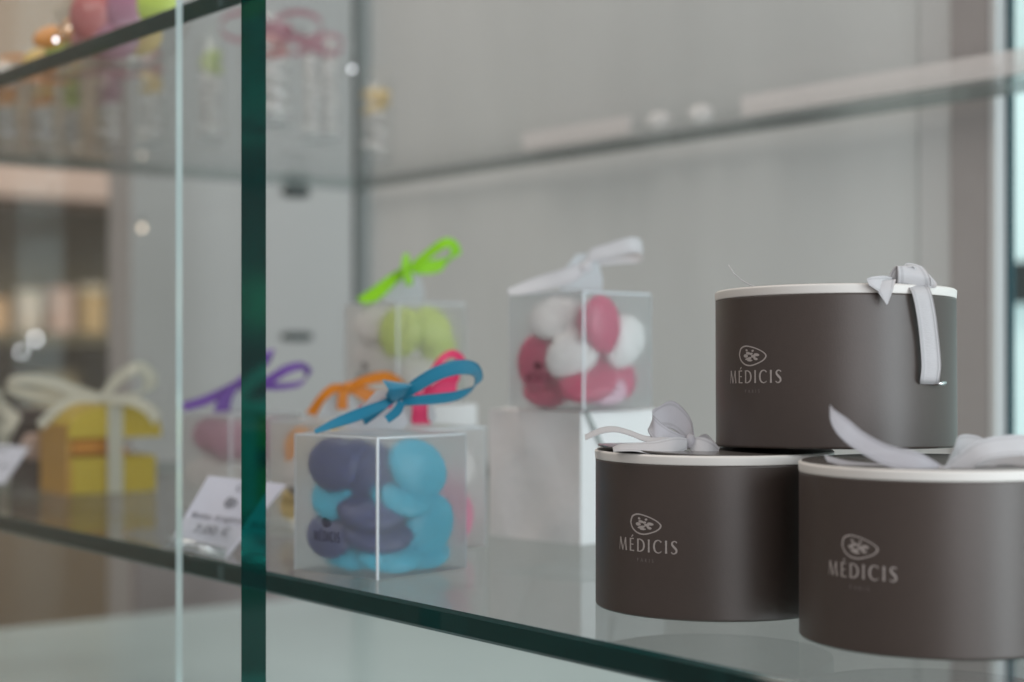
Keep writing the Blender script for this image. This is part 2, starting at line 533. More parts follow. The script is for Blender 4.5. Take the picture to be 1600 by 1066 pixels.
GOODS = {'pink': (.60, .36, .33), 'straw': (.62, .54, .34), 'cream': (.66, .60, .48), 'peach': (.66, .44, .30), 'rose': (.56, .34, .33), 'amber': (.60, .40, .20),
         'apricot': (.66, .46, .28), 'white': (.68, .64, .58), 'blush': (.62, .47, .42), 'honey': (.60, .45, .24), 'ivory': (.66, .62, .52), 'tan': (.46, .36, .26),
         'coral': (.62, .34, .26), 'sand': (.56, .48, .36), 'olive': (.30, .29, .16), 'moss': (.24, .26, .15), 'khaki': (.38, .34, .22), 'sage': (.36, .38, .28)}
r_ = random.Random(11)
for i, (word, c) in enumerate(GOODS.items()):
    up = i < 14
    y = -0.66 + i * 0.092 if up else -0.55 + (i - 14) * 0.30
    z = 1.2605 if up else 1.0505
    wd, h = (0.058, r_.uniform(0.08, 0.15)) if up else (0.11, r_.uniform(0.07, 0.10))
    m_ = mat(word + '_tin_paint', c, 0.4, 0.5, noise=0.06, nscale=30)
    t = thing('gift_tin', '%s gift tin on the %s shelf of the far wall shelving' % (word, 'upper' if up else 'middle'), 'tin', (-4.6 + 0.17, 1.75 + y, z), 0, 'blurred gift tins on the far wall shelving')
    b = MB(); b.cbox(0, 0, h * 0.42, wd, wd, h * 0.84, 0.004); b.obj('body', m_, t)
    b = MB(); b.cbox(0, 0, h * 0.92 + 0.001, wd * 1.06, wd * 1.06, h * 0.16, 0.004); b.obj('lid', M['cream_rib'] if i % 2 else m_, t)


# glowing balls that show as soft discs: lamps, imitated glints and lamp reflections
def spot(px_, py_, Z, size, m, label):
    p = px(px_, py_, Z)
    t = thing('light_spot', label, 'lamp', p, 0, 'small lit lamps in the shop')
    b = MB(); b.lathe([(0.0005, -size), (size * 0.7, -size * 0.7), (size, 0), (size * 0.7, size * 0.7), (0.0005, size)], 14); b.obj('glow', m, t, True)
    b = MB(); b.lathe([(size * 0.5, size * 0.9), (size * 0.8, size * 1.4), (size * 0.8, size * 3.0)], 14, closed=True); b.obj('holder', M['clip'], t, True)


spot(55, 530, 4.2, 0.0065, M['glow_cool'], 'small cool lamp glowing low on the far wall shelving')
spot(33, 550, 4.2, 0.005, M['glow_cool'], 'dim cool lamp just left of and below its twin on the far shelving')
spot(168, 193, 1.72, 0.0023, M['glow'], 'warm lamp reflection disc high behind the upper shelf, right of its twin')  # this pair imitates ceiling spots reflected in the glass
spot(122, 230, 1.72, 0.0023, M['glow'], 'warm lamp reflection disc behind the upper shelf, left of and below its twin')
spot(222, 356, 1.70, 0.0030, M['glow'], 'warm glowing disc in front of the pale partition')

# ------------------------------------------------------------------ display case
X0, X1, Y0, Y1 = -1.44, 0.25, 0.379, 0.905
case = thing('display_case', 'tall glass display case with two green-edged shelves and a grey back', 'display case', (0, 0, 0))


def slab(name, x0, x1, y0, y1, z0, z1, big, edge, ch, parent):
    """horizontal glass sheet with a chamfered front arris"""
    b = MB()
    vs = []
    prof = [(y0 + ch, z1), (y0, z1 - ch), (y0, z0 + ch), (y0 + ch, z0), (y1, z0), (y1, z1)]
    for x in (x0, x1):
        vs += [(x, y, z) for y, z in prof]
    fs, mi = [], []
    for i in range(6):
        j = (i + 1) % 6
        fs.append((i, j, j + 6, i + 6)); mi.append(0 if i in (3, 5) else (2 if i == 4 else 1))
    fs.append(tuple(range(6))); mi.append(2)
    fs.append(tuple(reversed(range(6, 12)))); mi.append(1)
    b.add(vs, fs, mi)
    return b.obj(name, [big, edge, M['edge_soft']], parent)


tag(slab('glass_shelf', X0 + 0.008, X1, Y0, Y1, SHELF - 0.010, SHELF, M['shelf_glass'], M['edge'], 0.0014, case), 'lower glass shelf carrying the boxes')
tag(slab('glass_shelf', X0 + 0.008, X1, Y0, Y1, UPPER - 0.010, UPPER, M['shelf_glass'], M['edge'], 0.0014, case), 'upper glass shelf seen from below')


def pane(name, x0, x1, y0, t, z0, z1, edge, parent):
    b = MB()
    vs = [(x0, y0, z0), (x1, y0, z0), (x1, y0 + t, z0), (x0, y0 + t, z0), (x0, y0, z1), (x1, y0, z1), (x1, y0 + t, z1), (x0, y0 + t, z1)]
    b.add(vs, [(0, 3, 2, 1), (4, 5, 6, 7), (0, 1, 5, 4), (1, 2, 6, 5), (2, 3, 7, 6), (3, 0, 4, 7)], [1, 1, 0, 1, 0, 1])
    return b.obj(name, [M['glass'], edge], parent)


def edge_x(pxl, yplane):
    k = (pxl - 800) / FPX
    Z = yplane / (k * SY + CY)
    return k * Z * CY - Z * SY, Z


xa, za = edge_x(377, Y0 - 0.050)
xb, zb = edge_x(275, Y0 - 0.013)
tag(pane('sliding_door', -1.40, xa, Y0 - 0.050, 0.0115, 0.96, 1.9, M['edge_a'], case), 'thick glass door with a dark green edge')
tag(pane('sliding_door', -1.42, xb, Y0 - 0.013, 0.0034, 0.96, 1.9, M['edge_b'], case), 'thinner glass door with a pale edge')
b = MB()
b.add([(X0, Y0, 0.96), (X0, Y1, 0.96), (X0, Y1, 1.9), (X0, Y0, 1.9), (X0 + 0.006, Y0, 0.96), (X0 + 0.006, Y1, 0.96), (X0 + 0.006, Y1, 1.9), (X0 + 0.006, Y0, 1.9)],
      [(0, 1, 2, 3), (7, 6, 5, 4), (0, 3, 7, 4), (1, 5, 6, 2)], [0, 0, 1, 1])
b.obj('end_pane', [M['glass'], M['edge']], case)
# back: grey panel, seam strip, aluminium upright, then a clear pane towards the window
PX1, _ = edge_x(1437, 0.920)
PX2, _ = edge_x(1490, 0.920)
PX3, _ = edge_x(1556, 0.920)
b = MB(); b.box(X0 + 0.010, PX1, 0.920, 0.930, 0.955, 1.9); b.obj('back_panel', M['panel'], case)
b = MB(); b.box(PX1 + 0.0015, PX2, 0.9175, 0.930, 0.955, 1.9); b.obj('panel_strip', M['post_light'], case)
b = MB(); b.box(PX1 - 0.0008, PX1 + 0.0013, 0.9192, 0.930, 0.955, 1.9); b.obj('seam', M['seal'], case)
b = MB(); b.cbox((PX2 + PX3) / 2, 0.927, 1.42, PX3 - PX2 - 0.001, 0.026, 0.95, 0.002); b.obj('upright', M['post'], case)
b = MB(); b.box(PX3 + 0.0002, PX3 + 0.0052, 0.913, 0.933, 0.955, 1.9); b.obj('upright_edge', M['post_light'], case)
b = MB(); b.box(PX3 + 0.0056, PX3 + 0.0095, 0.9235, 0.9275, 0.955, 1.9); b.obj('back_pane_edge', M['teal_edge'], case)
b = MB(); b.box(PX3 + 0.011, X1, 0.922, 0.927, 0.955, 1.9); b.obj('back_pane', M['glass'], case)
b = MB(); b.box(X0 - 0.002, X0 + 0.010, 0.9055, 0.9190, 0.955, 1.9); b.obj('corner_seal', M['seal'], case)
b = MB(); b.box(X0 - 0.05, X1, Y0 - 0.06, 0.94, 0.90, 0.950); b.obj('deck', M['deck'], case)
b = MB(); b.box(X0 - 0.05, X1, Y0 - 0.055, 0.935, 0.0, 0.8995); b.obj('plinth', M['partition'], case)


def clip(px_, py_, w_, h_):
    k = (px_ - 800) / FPX
    Z = (X0 + 0.016) / (k * CY - SY)
    p = px(px_, py_, Z)
    b = MB(); b.cbox(p.x, p.y, p.z, 0.018, w_, h_, 0.003); b.obj('shelf_bracket' if py_ < 400 else 'door_hinge', M['clip'], case)


clip(462, 300, 0.026, 0.011)
clip(464, 526, 0.030, 0.009)


# ------------------------------------------------------------------ lettering
def strip2d(poly, n):
    S = spline([list(p) for p in poly], n) if n > 1 else [list(p) for p in poly]
    L, R = [], []
    for i, (x, y, w_) in enumerate(S):
        x0, y0 = S[max(i - 1, 0)][:2]; x1, y1 = S[min(i + 1, len(S) - 1)][:2]
        dx, dy = x1 - x0, y1 - y0
        l = sqrt(dx * dx + dy * dy) or 1
        nx, ny = -dy / l * w_ / 2, dx / l * w_ / 2
        L.append((x + nx, y + ny)); R.append((x - nx, y - ny))
    return L, R


GL = {
    'M': (0.96, [([(0.02, 0, .06), (0.15, 1, .09)], 1), ([(0.14, 1.0, .17), (0.44, 0.0, .13)], 1), ([(0.44, 0, .06), (0.76, 0.98, .08)], 1), ([(0.77, 1, .15), (0.80, 0.5, .13), (0.87, 0, .17)], 1)]),
    'E': (0.52, [([(0.1, 0, .17), (0.1, .5, .14), (0.1, 1, .17)], 1), ([(0.1, .96, .07), (0.48, .97, .10)], 1), ([(0.1, .52, .06), (0.43, .52, .09)], 1), ([(0.1, .04, .07), (0.51, .03, .10)], 1)]),
    'D': (0.80, [([(0.1, 0, .17), (0.1, .5, .14), (0.1, 1, .17)], 1), ([(0.1, .965, .06), (0.36, .96, .09), (0.63, .8, .14), (0.72, .5, .17), (0.63, .2, .14), (0.36, .04, .09), (0.1, .035, .06)], 5)]),
    'I': (0.22, [([(0.1, 0, .18), (0.1, .5, .14), (0.1, 1, .18)], 4)]),
    'C': (0.78, [([(0.74, .84, .12), (0.62, .95, .08), (0.42, .985, .08), (0.18, .84, .14), (0.08, .5, .17), (0.18, .16, .14), (0.42, .015, .08), (0.62, .05, .07), (0.76, .15, .05)], 4)]),
    'S': (0.54, [([(0.50, .86, .10), (0.40, .96, .08), (0.26, .97, .09), (0.11, .86, .13), (0.12, .69, .16), (0.28, .52, .18), (0.45, .34, .17), (0.46, .15, .14), (0.30, .025, .09), (0.16, .03, .08), (0.03, .13, .09)], 4)]),
    'P': (0.6, [([(0.1, 0, .16), (0.1, 1, .16)], 1), ([(0.1, .95, .12), (0.4, .9, .14), (0.45, .72, .15), (0.35, .52, .14), (0.1, .5, .12)], 3)]),
    'A': (0.8, [([(0, 0, .12), (0.38, 1, .14)], 1), ([(0.38, 1, .16), (0.76, 0, .16)], 1), ([(0.16, .34, .1), (0.6, .34, .1)], 1)]),
    'R': (0.65, [([(0.1, 0, .16), (0.1, 1, .16)], 1), ([(0.1, .95, .12), (0.4, .9, .14), (0.45, .74, .15), (0.35, .55, .14), (0.1, .52, .12)], 3), ([(0.25, .52, .14), (0.58, 0, .16)], 1)]),
}


def text_strips(word, gap):
    """2-D strips for a word, cap height 1, centred"""
    x = 0; out = []
    for ch in word:
        acc = ch == 'É'
        w_, st = GL['E' if acc else ch]
        for poly, n in st:
            out.append(([(x + p[0], p[1], p[2]) for p in poly], n))
        if acc:
            out.append(([(x + .2, 1.08, .06), (x + .38, 1.26, .12)], 1))
        x += w_ + gap
    tot = x - gap
    return [([(p[0] - tot / 2, p[1], p[2]) for p in poly], n) for poly, n in out], tot


def put_strips(b, strips, sx, sy, oy, mapf, lift):
    k = 0
    for poly, n in strips:
        L, R = strip2d(poly, n)
        vs = []
        e = lift + 0.000004 * (k % 7); k += 1
        for l, r in zip(L, R):
            vs.append(mapf(l[0] * sx, oy + l[1] * sy, e)); vs.append(mapf(r[0] * sx, oy + r[1] * sy, e))
        b.add(vs, [(2 * i, 2 * i + 1, 2 * i + 3, 2 * i + 2) for i in range(len(L) - 1)])


RING = [(-.50, .06), (-.44, .36), (-.26, .49), (-.04, .45), (.20, .33), (.40, .16), (.49, -.02), (.41, -.22), (.22, -.38), (-.04, -.49), (-.26, -.43), (-.43, -.22), (-.50, .06)]
PETALS = [(-.19, .26, -55, .055, .04), (.03, .23, 50, .05, .04), (-.13, .12, -15, .09, .045), (.16, .04, -12, .10, .05), (-.22, .00, -10, .085, .06), (.05, -.03, -20, .085, .05),
          (.13, -.15, -25, .08, .045), (-.12, -.13, 20, .13, .045), (-.07, -.22, 0, .10, .035), (-.02, .09, 20, .06, .04)]


def emblem(b, W, H, ox, oy, mapf, lift, wd=0.045, petals=True):
    S = spline([list(p) for p in RING], 5)
    n = len(S) - 1
    vs = []
    for i in range(n):
        x, y = S[i]
        d = 1 - wd * 2.0
        vs.append(mapf(ox + x * W, oy + y * H, lift)); vs.append(mapf(ox + x * W * d, oy + y * H * (1 - wd * 2.9), lift))
    b.add(vs, [(2 * i, 2 * i + 1, (2 * i + 3) % (2 * n), (2 * i + 2) % (2 * n)) for i in range(n)])
    if petals:
        for k, (x, y, a, ra, rb) in enumerate(PETALS):
            vs = []
            for j in range(10):
                t = 2 * pi * j / 10
                lx, ly = ra * cos(t), rb * sin(t) * 1.4
                ca, sa = cos(radians(a)), sin(radians(a))
                vs.append(mapf(ox + (x + lx * ca - ly * sa * 0.6) * W, oy + (y + (lx * sa + ly * ca)) * H, lift + 0.000006 * k))
            b.add(vs, [tuple(range(10))])


# ------------------------------------------------------------------ round boxes
RB, HB = 0.0475, 0.0628


def round_box(Xc, Zc, base, phi, label, tilt_lid=0.0):
    p = cw(Xc, 0, Zc)
    to_cam = atan2(-p.y, -p.x)
    t = thing('round_gift_box', label, 'gift box', (p.x, p.y, base), to_cam + pi / 2, 'round taupe gift boxes')
    band = 0.0045
    b = MB(); b.lathe([(RB - 0.0012, 0.0006), (RB - 0.0004, 0.0), (RB, 0.0006), (RB, 0.0011), (RB, HB - band - 0.0006), (RB, HB - band + 0.0002), (RB - 0.0010, HB - band + 0.0003)], 160, closed=True)
    body = b.obj('body', M['taupe'], t, True)
    for f in body.data.polygons:
        if len(f.vertices) > 4: f.use_smooth = False
    b = MB(); b.lathe([(RB - 0.0008, HB - band), (RB + 0.0001, HB - band + 0.0003), (RB + 0.00015, HB - band + 0.0007), (RB + 0.0003, HB - 0.0016), (RB + 0.0003, HB - 0.0012), (RB - 0.0004, HB - 0.0006), (RB - 0.0008, HB - 0.0008), (RB - 0.0011, HB - 0.0030)], 160)
    bd = b.obj('lid_band', M['cream'], t, True)
    for f in bd.data.polygons:
        if len(f.vertices) > 4: f.use_smooth = False
    # loose top disc of card, a little warped
    b = MB(); n = 120
    vs = []
    for (r, z) in ((0.0, 0.0), (RB * 0.5, 0), (RB * 0.96, 0), (RB - 0.0009, 0), (RB - 0.0009, 0.0006), (RB * 0.96, 0.0006), (RB * 0.5, 0.0006), (0.0, 0.0006)):
        for k in range(n):
            a = 2 * pi * k / n
            x, y = r * cos(a), r * sin(a)
            lift = tilt_lid * max(0.0, (-x * 0.9 - y * 0.3) / RB) ** 2
            vs.append((x, y, HB - 0.0011 + z + lift))
    fs = []
    for j in range(7):
        for k in range(n):
            a, c = j * n + k, j * n + (k + 1) % n
            fs.append((a, c, c + n, a + n))
    b.add(vs, fs); b.obj('lid_top', M['taupe_lid'], t, False)

    def mp(x, y, e):
        a = -pi / 2 + phi + x / RB
        return ((RB + e) * cos(a), (RB + e) * sin(a), y)
    b = MB()
    st, tot = text_strips('MÉDICIS', 0.29)
    put_strips(b, st, 0.0047 * 1.0, 0.0049, 0.0250, mp, 0.00010)
    b.obj('lettering', M['foil'], body)
    b = MB(); st, tot = text_strips('PARIS', 0.75)
    put_strips(b, st, 0.0013, 0.0013, 0.0212, mp, 0.00010)
    b.obj('small_lettering', M['foil_dim'], body)
    b = MB(); emblem(b, 0.0148, 0.0082, 0.0, 0.0355, mp, 0.00010)
    b.obj('emblem', M['foil'], body)
    return t, body


box_l, _ = round_box(0.0812, 0.6700, SHELF, radians(-33), 'round taupe gift box lower left in the stack, its bow tucked behind the upper box', 0.0022)
box_r, _ = round_box(0.1502, 0.5915, SHELF, radians(-31), 'round taupe gift box nearest the shelf edge, a long ribbon tail rising from its lid', 0.0)
box_t, body_t = round_box(0.1297, 0.6680, SHELF + HB + 0.0006, radians(-41), 'round taupe gift box stacked on the two others, ribbon strip hanging down its side', 0.0)
# the top box leans back a little, its front resting on the ribbons below
_m = Matrix.Rotation(radians(-1.7), 3, Vector((CY, SY, 0))) @ box_t.rotation_euler.to_matrix()
box_t.rotation_euler = _m.to_euler()

WR = M['white_rib']
# bow of the left box
bow = MB()
Zb = 0.672
z0 = 0.655
k0 = knot(box_l, box_l, 1076, 690, z0, 0.0032, 0.0062, M['sheer_rib'], -30)
k0.name = 'bow'
ribbon('loop', box_l, k0, [(1072, 690, z0, 70, .2, .5), (1045, 684, z0 - .004, 88, .3, 1.0), (1022, 668, z0 - .004, 95, .35, 1.5), (1022, 652, z0 + .002, 60, .6, 1.6), (1050, 648, z0 + .008, 80, .3, 1.5), (1074, 668, z0 + .008, 75, .3, 1.2), (1082, 688, z0 + .004, 70, .2, .5)], 0.0075, M['sheer_rib'], 7, edge=0.00011)
ribbon('petal', box_l, k0, [(1078, 690, z0, 60, .1, .5), (1092, 697, z0 - .003, 65, .4, 1.2), (1108, 705, z0 - .004, 70, .5, 1.4), (1121, 712, z0 - .002, 70, .5, 1.0)], 0.0068, WR, 7, edge=0.00011)
ribbon('petal', box_l, k0, [(1084, 690, z0 + .003, 55, .1, .5), (1097, 690, z0 + .005, 60, .3, 1.1), (1116, 706, z0 + .005, 60, .5, 1.0)], 0.0065, WR, 7)
ribbon('tail', box_l, k0, [(1074, 694, z0 - .003, 80, .55, .8), (1045, 689, z0 - .008, 90, .9, .9), (1010, 686, z0 - .006, 90, .94, 1), (985, 677, z0, 90, .95, 1), (962, 671, z0 + .004, 90, .95, 1), (940, 673, z0 + .006, 90, .94, 1), (914, 684, z0 + .006, 90, .94, .9)], 0.0062, WR, 7)
ribbon('tail', box_l, k0, [(1074, 694, z0 - .003, 80, .4, .7), (1052, 697, z0 - .012, 88, .72, 1.4), (1025, 701, z0 - .016, 90, .82, 1.4), (995, 699, z0 - .016, 90, .93, 1.2), (970, 700, z0 - .014, 90, .95, 1.1), (958, 703, z0 - .012, 90, .96, .8)], 0.0065, WR, 7)
# bow of the right box
z1 = 0.556
k1 = knot(box_r, box_r, 1474, 737, z1, 0.0035, 0.0052, WR, 80)
k1.name = 'bow'
ribbon('tail', box_r, k1, [(1297, 634, z1 + .008, 70, .25, .10), (1302, 650, z1 + .006, 62, .25, .62), (1318, 668, z1 + .004, 60, .25, 1.0), (1345, 690, z1 + .002, 64, .25, 1.0), (1385, 711, z1 - .001, 70, .3, 1.05), (1430, 722, z1 - .003, 78, .4, 1.1), (1455, 730, z1 - .002, 80, .4, .8), (1474, 738, z1, 80, .3, .5)], 0.0068, M['sheer_rib'], 8, edge=0.00012)
ribbon('loop', box_r, k1, [(1476, 738, z1, 100, .2, .5), (1500, 727, z1 - .002, 112, .3, .95), (1530, 706, z1 - .004, 105, .4, 1.0), (1562, 698, z1 - .004, 92, .45, 1.1), (1610, 696, z1 - .002, 88, .5, 1.1), (1650, 705, z1 + .004, 80, .5, 1.0), (1640, 722, z1 + .010, 88, .6, .9), (1560, 716, z1 + .014, 90, .7, .9), (1500, 735, z1 + .006, 95, .3, .6)], 0.0068, WR, 8, edge=0.00012)
ribbon('loop', box_r, k1, [(1478, 737, z1 + .004, 90, .2, .5), (1492, 712, z1 + .016, 85, .4, 1.0), (1500, 697, z1 + .022, 80, .5, 1.3), (1535, 697, z1 + .024, 95, .5, 1.1), (1560, 712, z1 + .020, 90, .6, .9)], 0.0066, WR, 7)
ribbon('tail', box_r, k1, [(1474, 741, z1 + .001, 90, .9, .6), (1440, 737, z1 + .004, 90, .955, 1.0), (1390, 732, z1 + .010, 90, .965, 1.1), (1330, 726, z1 + .016, 90, .97, 1), (1290, 716, z1 + .022, 90, .95, .9)], 0.007, M['sheer_rib'], 7)
# bow of the top box: folded over the front of the lid
z2 = 0.628
k2 = knot(box_t, box_t, 1402, 449, z2 + .006, 0.004, 0.0042, WR, 0)
k2.name = 'bow'
ribbon('tail', box_t, k2, [(1402, 449, z2 + .006, 85, .2, .8), (1388, 446, z2 - .004, 85, .4, 1.1), (1370, 444, z2 - .008, 105, .25, 0.9), (1356, 441, z2 - .0085, 110, .2, .4)], 0.0068, WR, 7, edge=0.00011)
ribbon('tail', box_t, k2, [(1382, 439, z2 - .006, 8, .1, 1.35), (1384, 455, z2 - .0085, 12, .1, .85), (1386, 476, z2 - .0085, 14, .1, .06)], 0.0068, WR, 6)
ribbon('loop', box_t, k2, [(1402, 449, z2 + .006, 80, .1, .7), (1405, 432, z2 + .004, 60, .3, 1.2), (1412, 419, z2 + .004, 35, .75, 1.4), (1428, 417, z2 + .004, 10, .8, 1.4), (1440, 424, z2 + .003, -20, .6, 1.3), (1446, 440, z2 + .002, -10, .2, 1.3), (1444, 450, z2, 0, .1, 1.2)], 0.0072, WR, 8, edge=0.00011)
ribbon('loop', box_t, k2, [(1396, 442, z2 + .002, 0, .1, .8), (1404, 424, z2 + .001, 10, .1, 1.2), (1420, 416, z2 + .001, 0, .3, 2.0), (1428, 432, z2 - .001, -4, .1, 2.4), (1428, 450, z2 + .001, 0, .1, 2.6)], 0.0052, WR, 7, edge=0.00011)
ribbon('hanging_tail', box_t, k2, [(1431, 444, z2 + .001, 0, .05, 1.05), (1440, 458, z2 - .003, 0, .08, 1.0), (1447, 490, z2 - .003, 3, .12, 1), (1452, 530, z2 - .002, 2, .12, 1), (1455, 570, z2 - .002, 3, .12, 1.02), (1453, 592, z2 - .002, 0, .12, 1.0), (1452, 600, z2 + .000, 0, .12, .98)], 0.0075, WR, 8, edge=0.00014)
b = MB(); inv = inv_of(box_t)
b.tube([inv @ px(1458, 600, z2 + .002), inv @ px(1478, 599, z2 + .003)], 0.0008, 8); b.obj('pin', M['steel'], box_t, True)
b = MB()
b.tube([inv @ px(*q) for q in ((1138, 414, .668), (1147, 428, .667), (1160, 439, .664), (1174, 446, .66), (1190, 451, .656))], 0.00022, 6); b.obj('loose_thread', WR, k2, True)


# ------------------------------------------------------------------ sweets
def blob_mesh(name, m, a, bb, c):
    b = MB(); N, R = 14, 20
    prof = []
    vs = []
    for i in range(N + 1):
        th = pi * i / N - pi / 2
        zz = sin(th); rr = cos(th)
        zz = math.copysign(abs(zz) ** 0.95, zz); rr = rr ** 0.97 if rr > 1e-6 else 0.0
        for k in range(R):
            f = 2 * pi * k / R
            egg = 1 + 0.06 * cos(f)
            vs.append((a * rr * cos(f), bb * rr * sin(f) * egg, c * zz))
    fs = []
    for i in range(N):
        for k in range(R):
            x, y = i * R + k, i * R + (k + 1) % R
            fs.append((x, y, y + R, x + R))
    b.add(vs, fs)
    return b.mesh(name, m, True)


SM = {}


def put_sweet(root, colour, lx, ly, lz, yawdeg, pitchdeg, roll, where, group, size=(0.0162, 0.0130, 0.0054), sc=1.0, setting='box'):
    """lx,ly,lz in mm in the root's frame. yaw: which way the flat side looks (deg in root frame), pitch: its lean, roll: spin of the long axis"""
    key = (colour, size)
    if key not in SM:
        SM[key] = blob_mesh('sugared_almond', SW[colour], *size)
    o = bpy.data.objects.new('sugared_almond', SM[key])
    C.objects.link(o)
    nrm = Vector((cos(radians(yawdeg)) * cos(radians(pitchdeg)), sin(radians(yawdeg)) * cos(radians(pitchdeg)), sin(radians(pitchdeg))))
    side = Vector((0, 0, 1)).cross(nrm)
    if side.length < 1e-3: side = Vector((1, 0, 0))
    side.normalize(); up = nrm.cross(side)
    xa_ = side * cos(radians(roll)) + up * sin(radians(roll)); ya_ = nrm.cross(xa_)
    rot = Matrix((xa_, ya_, nrm)).transposed().to_4x4()
    o.matrix_world = Matrix.Translation(root.location) @ root.rotation_euler.to_matrix().to_4x4() @ Matrix.Translation((lx / 1000, ly / 1000, lz / 1000)) @ rot @ Matrix.Scale(sc, 4)
    cn = {'navy': 'dark blue'}.get(colour, colour)
    tag(o, ('%s almond %s' % (cn, where)), 'sweet', group)
    return o


# ------------------------------------------------------------------ frosted cube boxes
S, H = 0.0540, 0.0622
M['frost'] = frosted('frosted_plastic', (0.72, 0.75, 0.77))
M['frost_warm'] = frosted('frosted_plastic_warm', (0.76, 0.71, 0.69), 0.28)
M['frost_tab'] = frosted('frosted_tab', (0.74, 0.78, 0.82), 0.55)


def cube_box(Xc, Zc, base, alpha, label, frost='frost', print_logo=True, tab_h=0.018, S=S, H=H):
    p = cw(Xc, 0, Zc)
    t = thing('frosted_box', label, 'gift box', (p.x, p.y, base), YAW + radians(alpha), 'frosted cube boxes of sugared almonds')
    h = S / 2
    b = MB()
    vs = [(-h, -h, 0.0004), (h, -h, 0.0004), (h, h, 0.0004), (-h, h, 0.0004), (-h, -h, H), (h, -h, H), (h, h, H), (-h, h, H)]
    b.add(vs, [(0, 1, 5, 4), (1, 2, 6, 5), (2, 3, 7, 6), (3, 0, 4, 7), (0, 3, 2, 1)])
    body = b.obj('body', M[frost], t)
    # whitened creases along the folds
    e = 0.00045
    for (x, y) in ((-h, -h), (h, -h), (-h, h), (h, h)):
        q = e if x + y < -h else e * 0.5
        b = MB(); b.box(x - q, x + q, y - q, y + q, 0.0003, H + 0.0003); b.obj('crease', M['crease'] if x + y < -h else M['frost_tab'], t)
    for (x0, y0, x1, y1) in ((-h, -h, h, -h), (-h, -h, -h, h), (h, -h, h, h), (-h, h, h, h)):
        b = MB(); q = e * 0.7
        b.box(min(x0, x1) + (e + .0002 if x0 != x1 else -q), max(x0, x1) - (e + .0002 if x0 != x1 else -q), min(y0, y1) + (e + .0002 if y0 != y1 else -q), max(y0, y1) - (e + .0002 if y0 != y1 else -q), H - q, H + q)
        b.obj('crease', M['crease'] if min(x0 + x1, y0 + y1) < -h and (x0, y0) == (-h, -h) else M['frost_tab'], t)
    # lid flaps: two overlapping sheets, slightly bowed
    b = MB(); n = 6; vs = []; fs = []
    for i in range(n + 1):
        for j in range(n + 1):
            u, v = i / n, j / n
            z = H + 0.0008 + 0.0016 * sin(pi * u) * sin(pi * v)
            vs.append((-h + 0.001 + (2 * h - 0.002) * u, -h + 0.001 + (2 * h - 0.002) * v, z))
    for i in range(n):
        for j in range(n):
            a = i * (n + 1) + j
            fs.append((a, a + n + 1, a + n + 2, a + 1))
    b.add(vs, fs); lid = b.obj('lid', M['frost_tab'], t, True)
    # upright tab across the diagonal with a punched hole
    b = MB(); d = Vector((1, -1, 0)).normalized(); nn = Vector((1, 1, 0)).normalized() * 0.0004
    outer = [(-0.017, 0.0), (-0.0095, tab_h * 0.55), (-0.002, tab_h), (0.008, tab_h), (0.011, tab_h * 0.55), (0.0135, 0.0)]
    hole = [(0.0035 + 0.0022 * cos(pi + 2 * pi * k / 12), tab_h - 0.006 + 0.0022 * sin(pi + 2 * pi * k / 12)) for k in range(12)]
    pts = []
    for k in range(24):
        a = pi + 2 * pi * k / 24
        ox, oy = 0.0035, tab_h - 0.006
        dx, dy = cos(a), sin(a)
        best = 1
        for i in range(6):
            (ax, ay), (bx, by) = outer[i], outer[(i + 1) % 6]
            ex, ey = bx - ax, by - ay
            det = dx * (-ey) + ex * dy
            if abs(det) < 1e-12: continue
            s_ = ((ax - ox) * (-ey) + ex * (ay - oy)) / det
            q = (dx * (ay - oy) - dy * (ax - ox)) / det
            if s_ > 0 and -1e-6 <= q <= 1 + 1e-6: best = min(best, s_)
        pts.append(((ox + dx * best, oy + dy * best), (ox + dx * 0.0022, oy + dy * 0.0022)))
    vs = []
    for side in (-1, 1):
        for o_, i_ in pts:
            for q in (o_, i_):
                vv = d * q[0] + nn * side + Vector((0, 0, H + 0.0022 + q[1]))
                vs.append(vv)
    fs = []
    for k in range(24):
        a, c = 2 * k, 2 * ((k + 1) % 24)
        fs += [(a, c, c + 1, a + 1), (48 + a, 48 + a + 1, 48 + c + 1, 48 + c), (a, 48 + a, 48 + c, c), (a + 1, c + 1, 49 + c, 49 + a)]
    b.add(vs, fs); b.obj('tab', M['frost_tab'], lid)
    if print_logo:
        def mp(x, y, e_):
            return (-h - e_, 0.0057 - x, y)
        b = MB(); st, tot = text_strips('MÉDICIS', 0.24)
        put_strips(b, st, 0.0032, 0.0045, 0.0150, mp, 0.00008)
        b.obj('lettering', M['dark_ink'], body)
        b = MB(); emblem(b, 0.0062, 0.0042, 0.0, 0.0235, mp, 0.00008, wd=0.12)
        b.obj('emblem', M['dark_ink'], body)
    return t


FR, FL = -90, 180      # the flat side looks out of the right / the left face


def axes_of(yw, pt, rl):
    nrm = Vector((cos(radians(yw)) * cos(radians(pt)), sin(radians(yw)) * cos(radians(pt)), sin(radians(pt))))
    side = Vector((0, 0, 1)).cross(nrm); side.normalize(); up = nrm.cross(side)
    xa_ = side * cos(radians(rl)) + up * sin(radians(rl))
    return np.array([list(xa_), list(nrm.cross(xa_)), list(nrm)])


_t = np.arange(90)
_ph = np.arccos(1 - 2 * (_t + .5) / 90); _th = pi * (1 + 5 ** .5) * _t
UNIT = np.stack([np.cos(_th) * np.sin(_ph), np.sin(_th) * np.sin(_ph), np.cos(_ph)], 1)


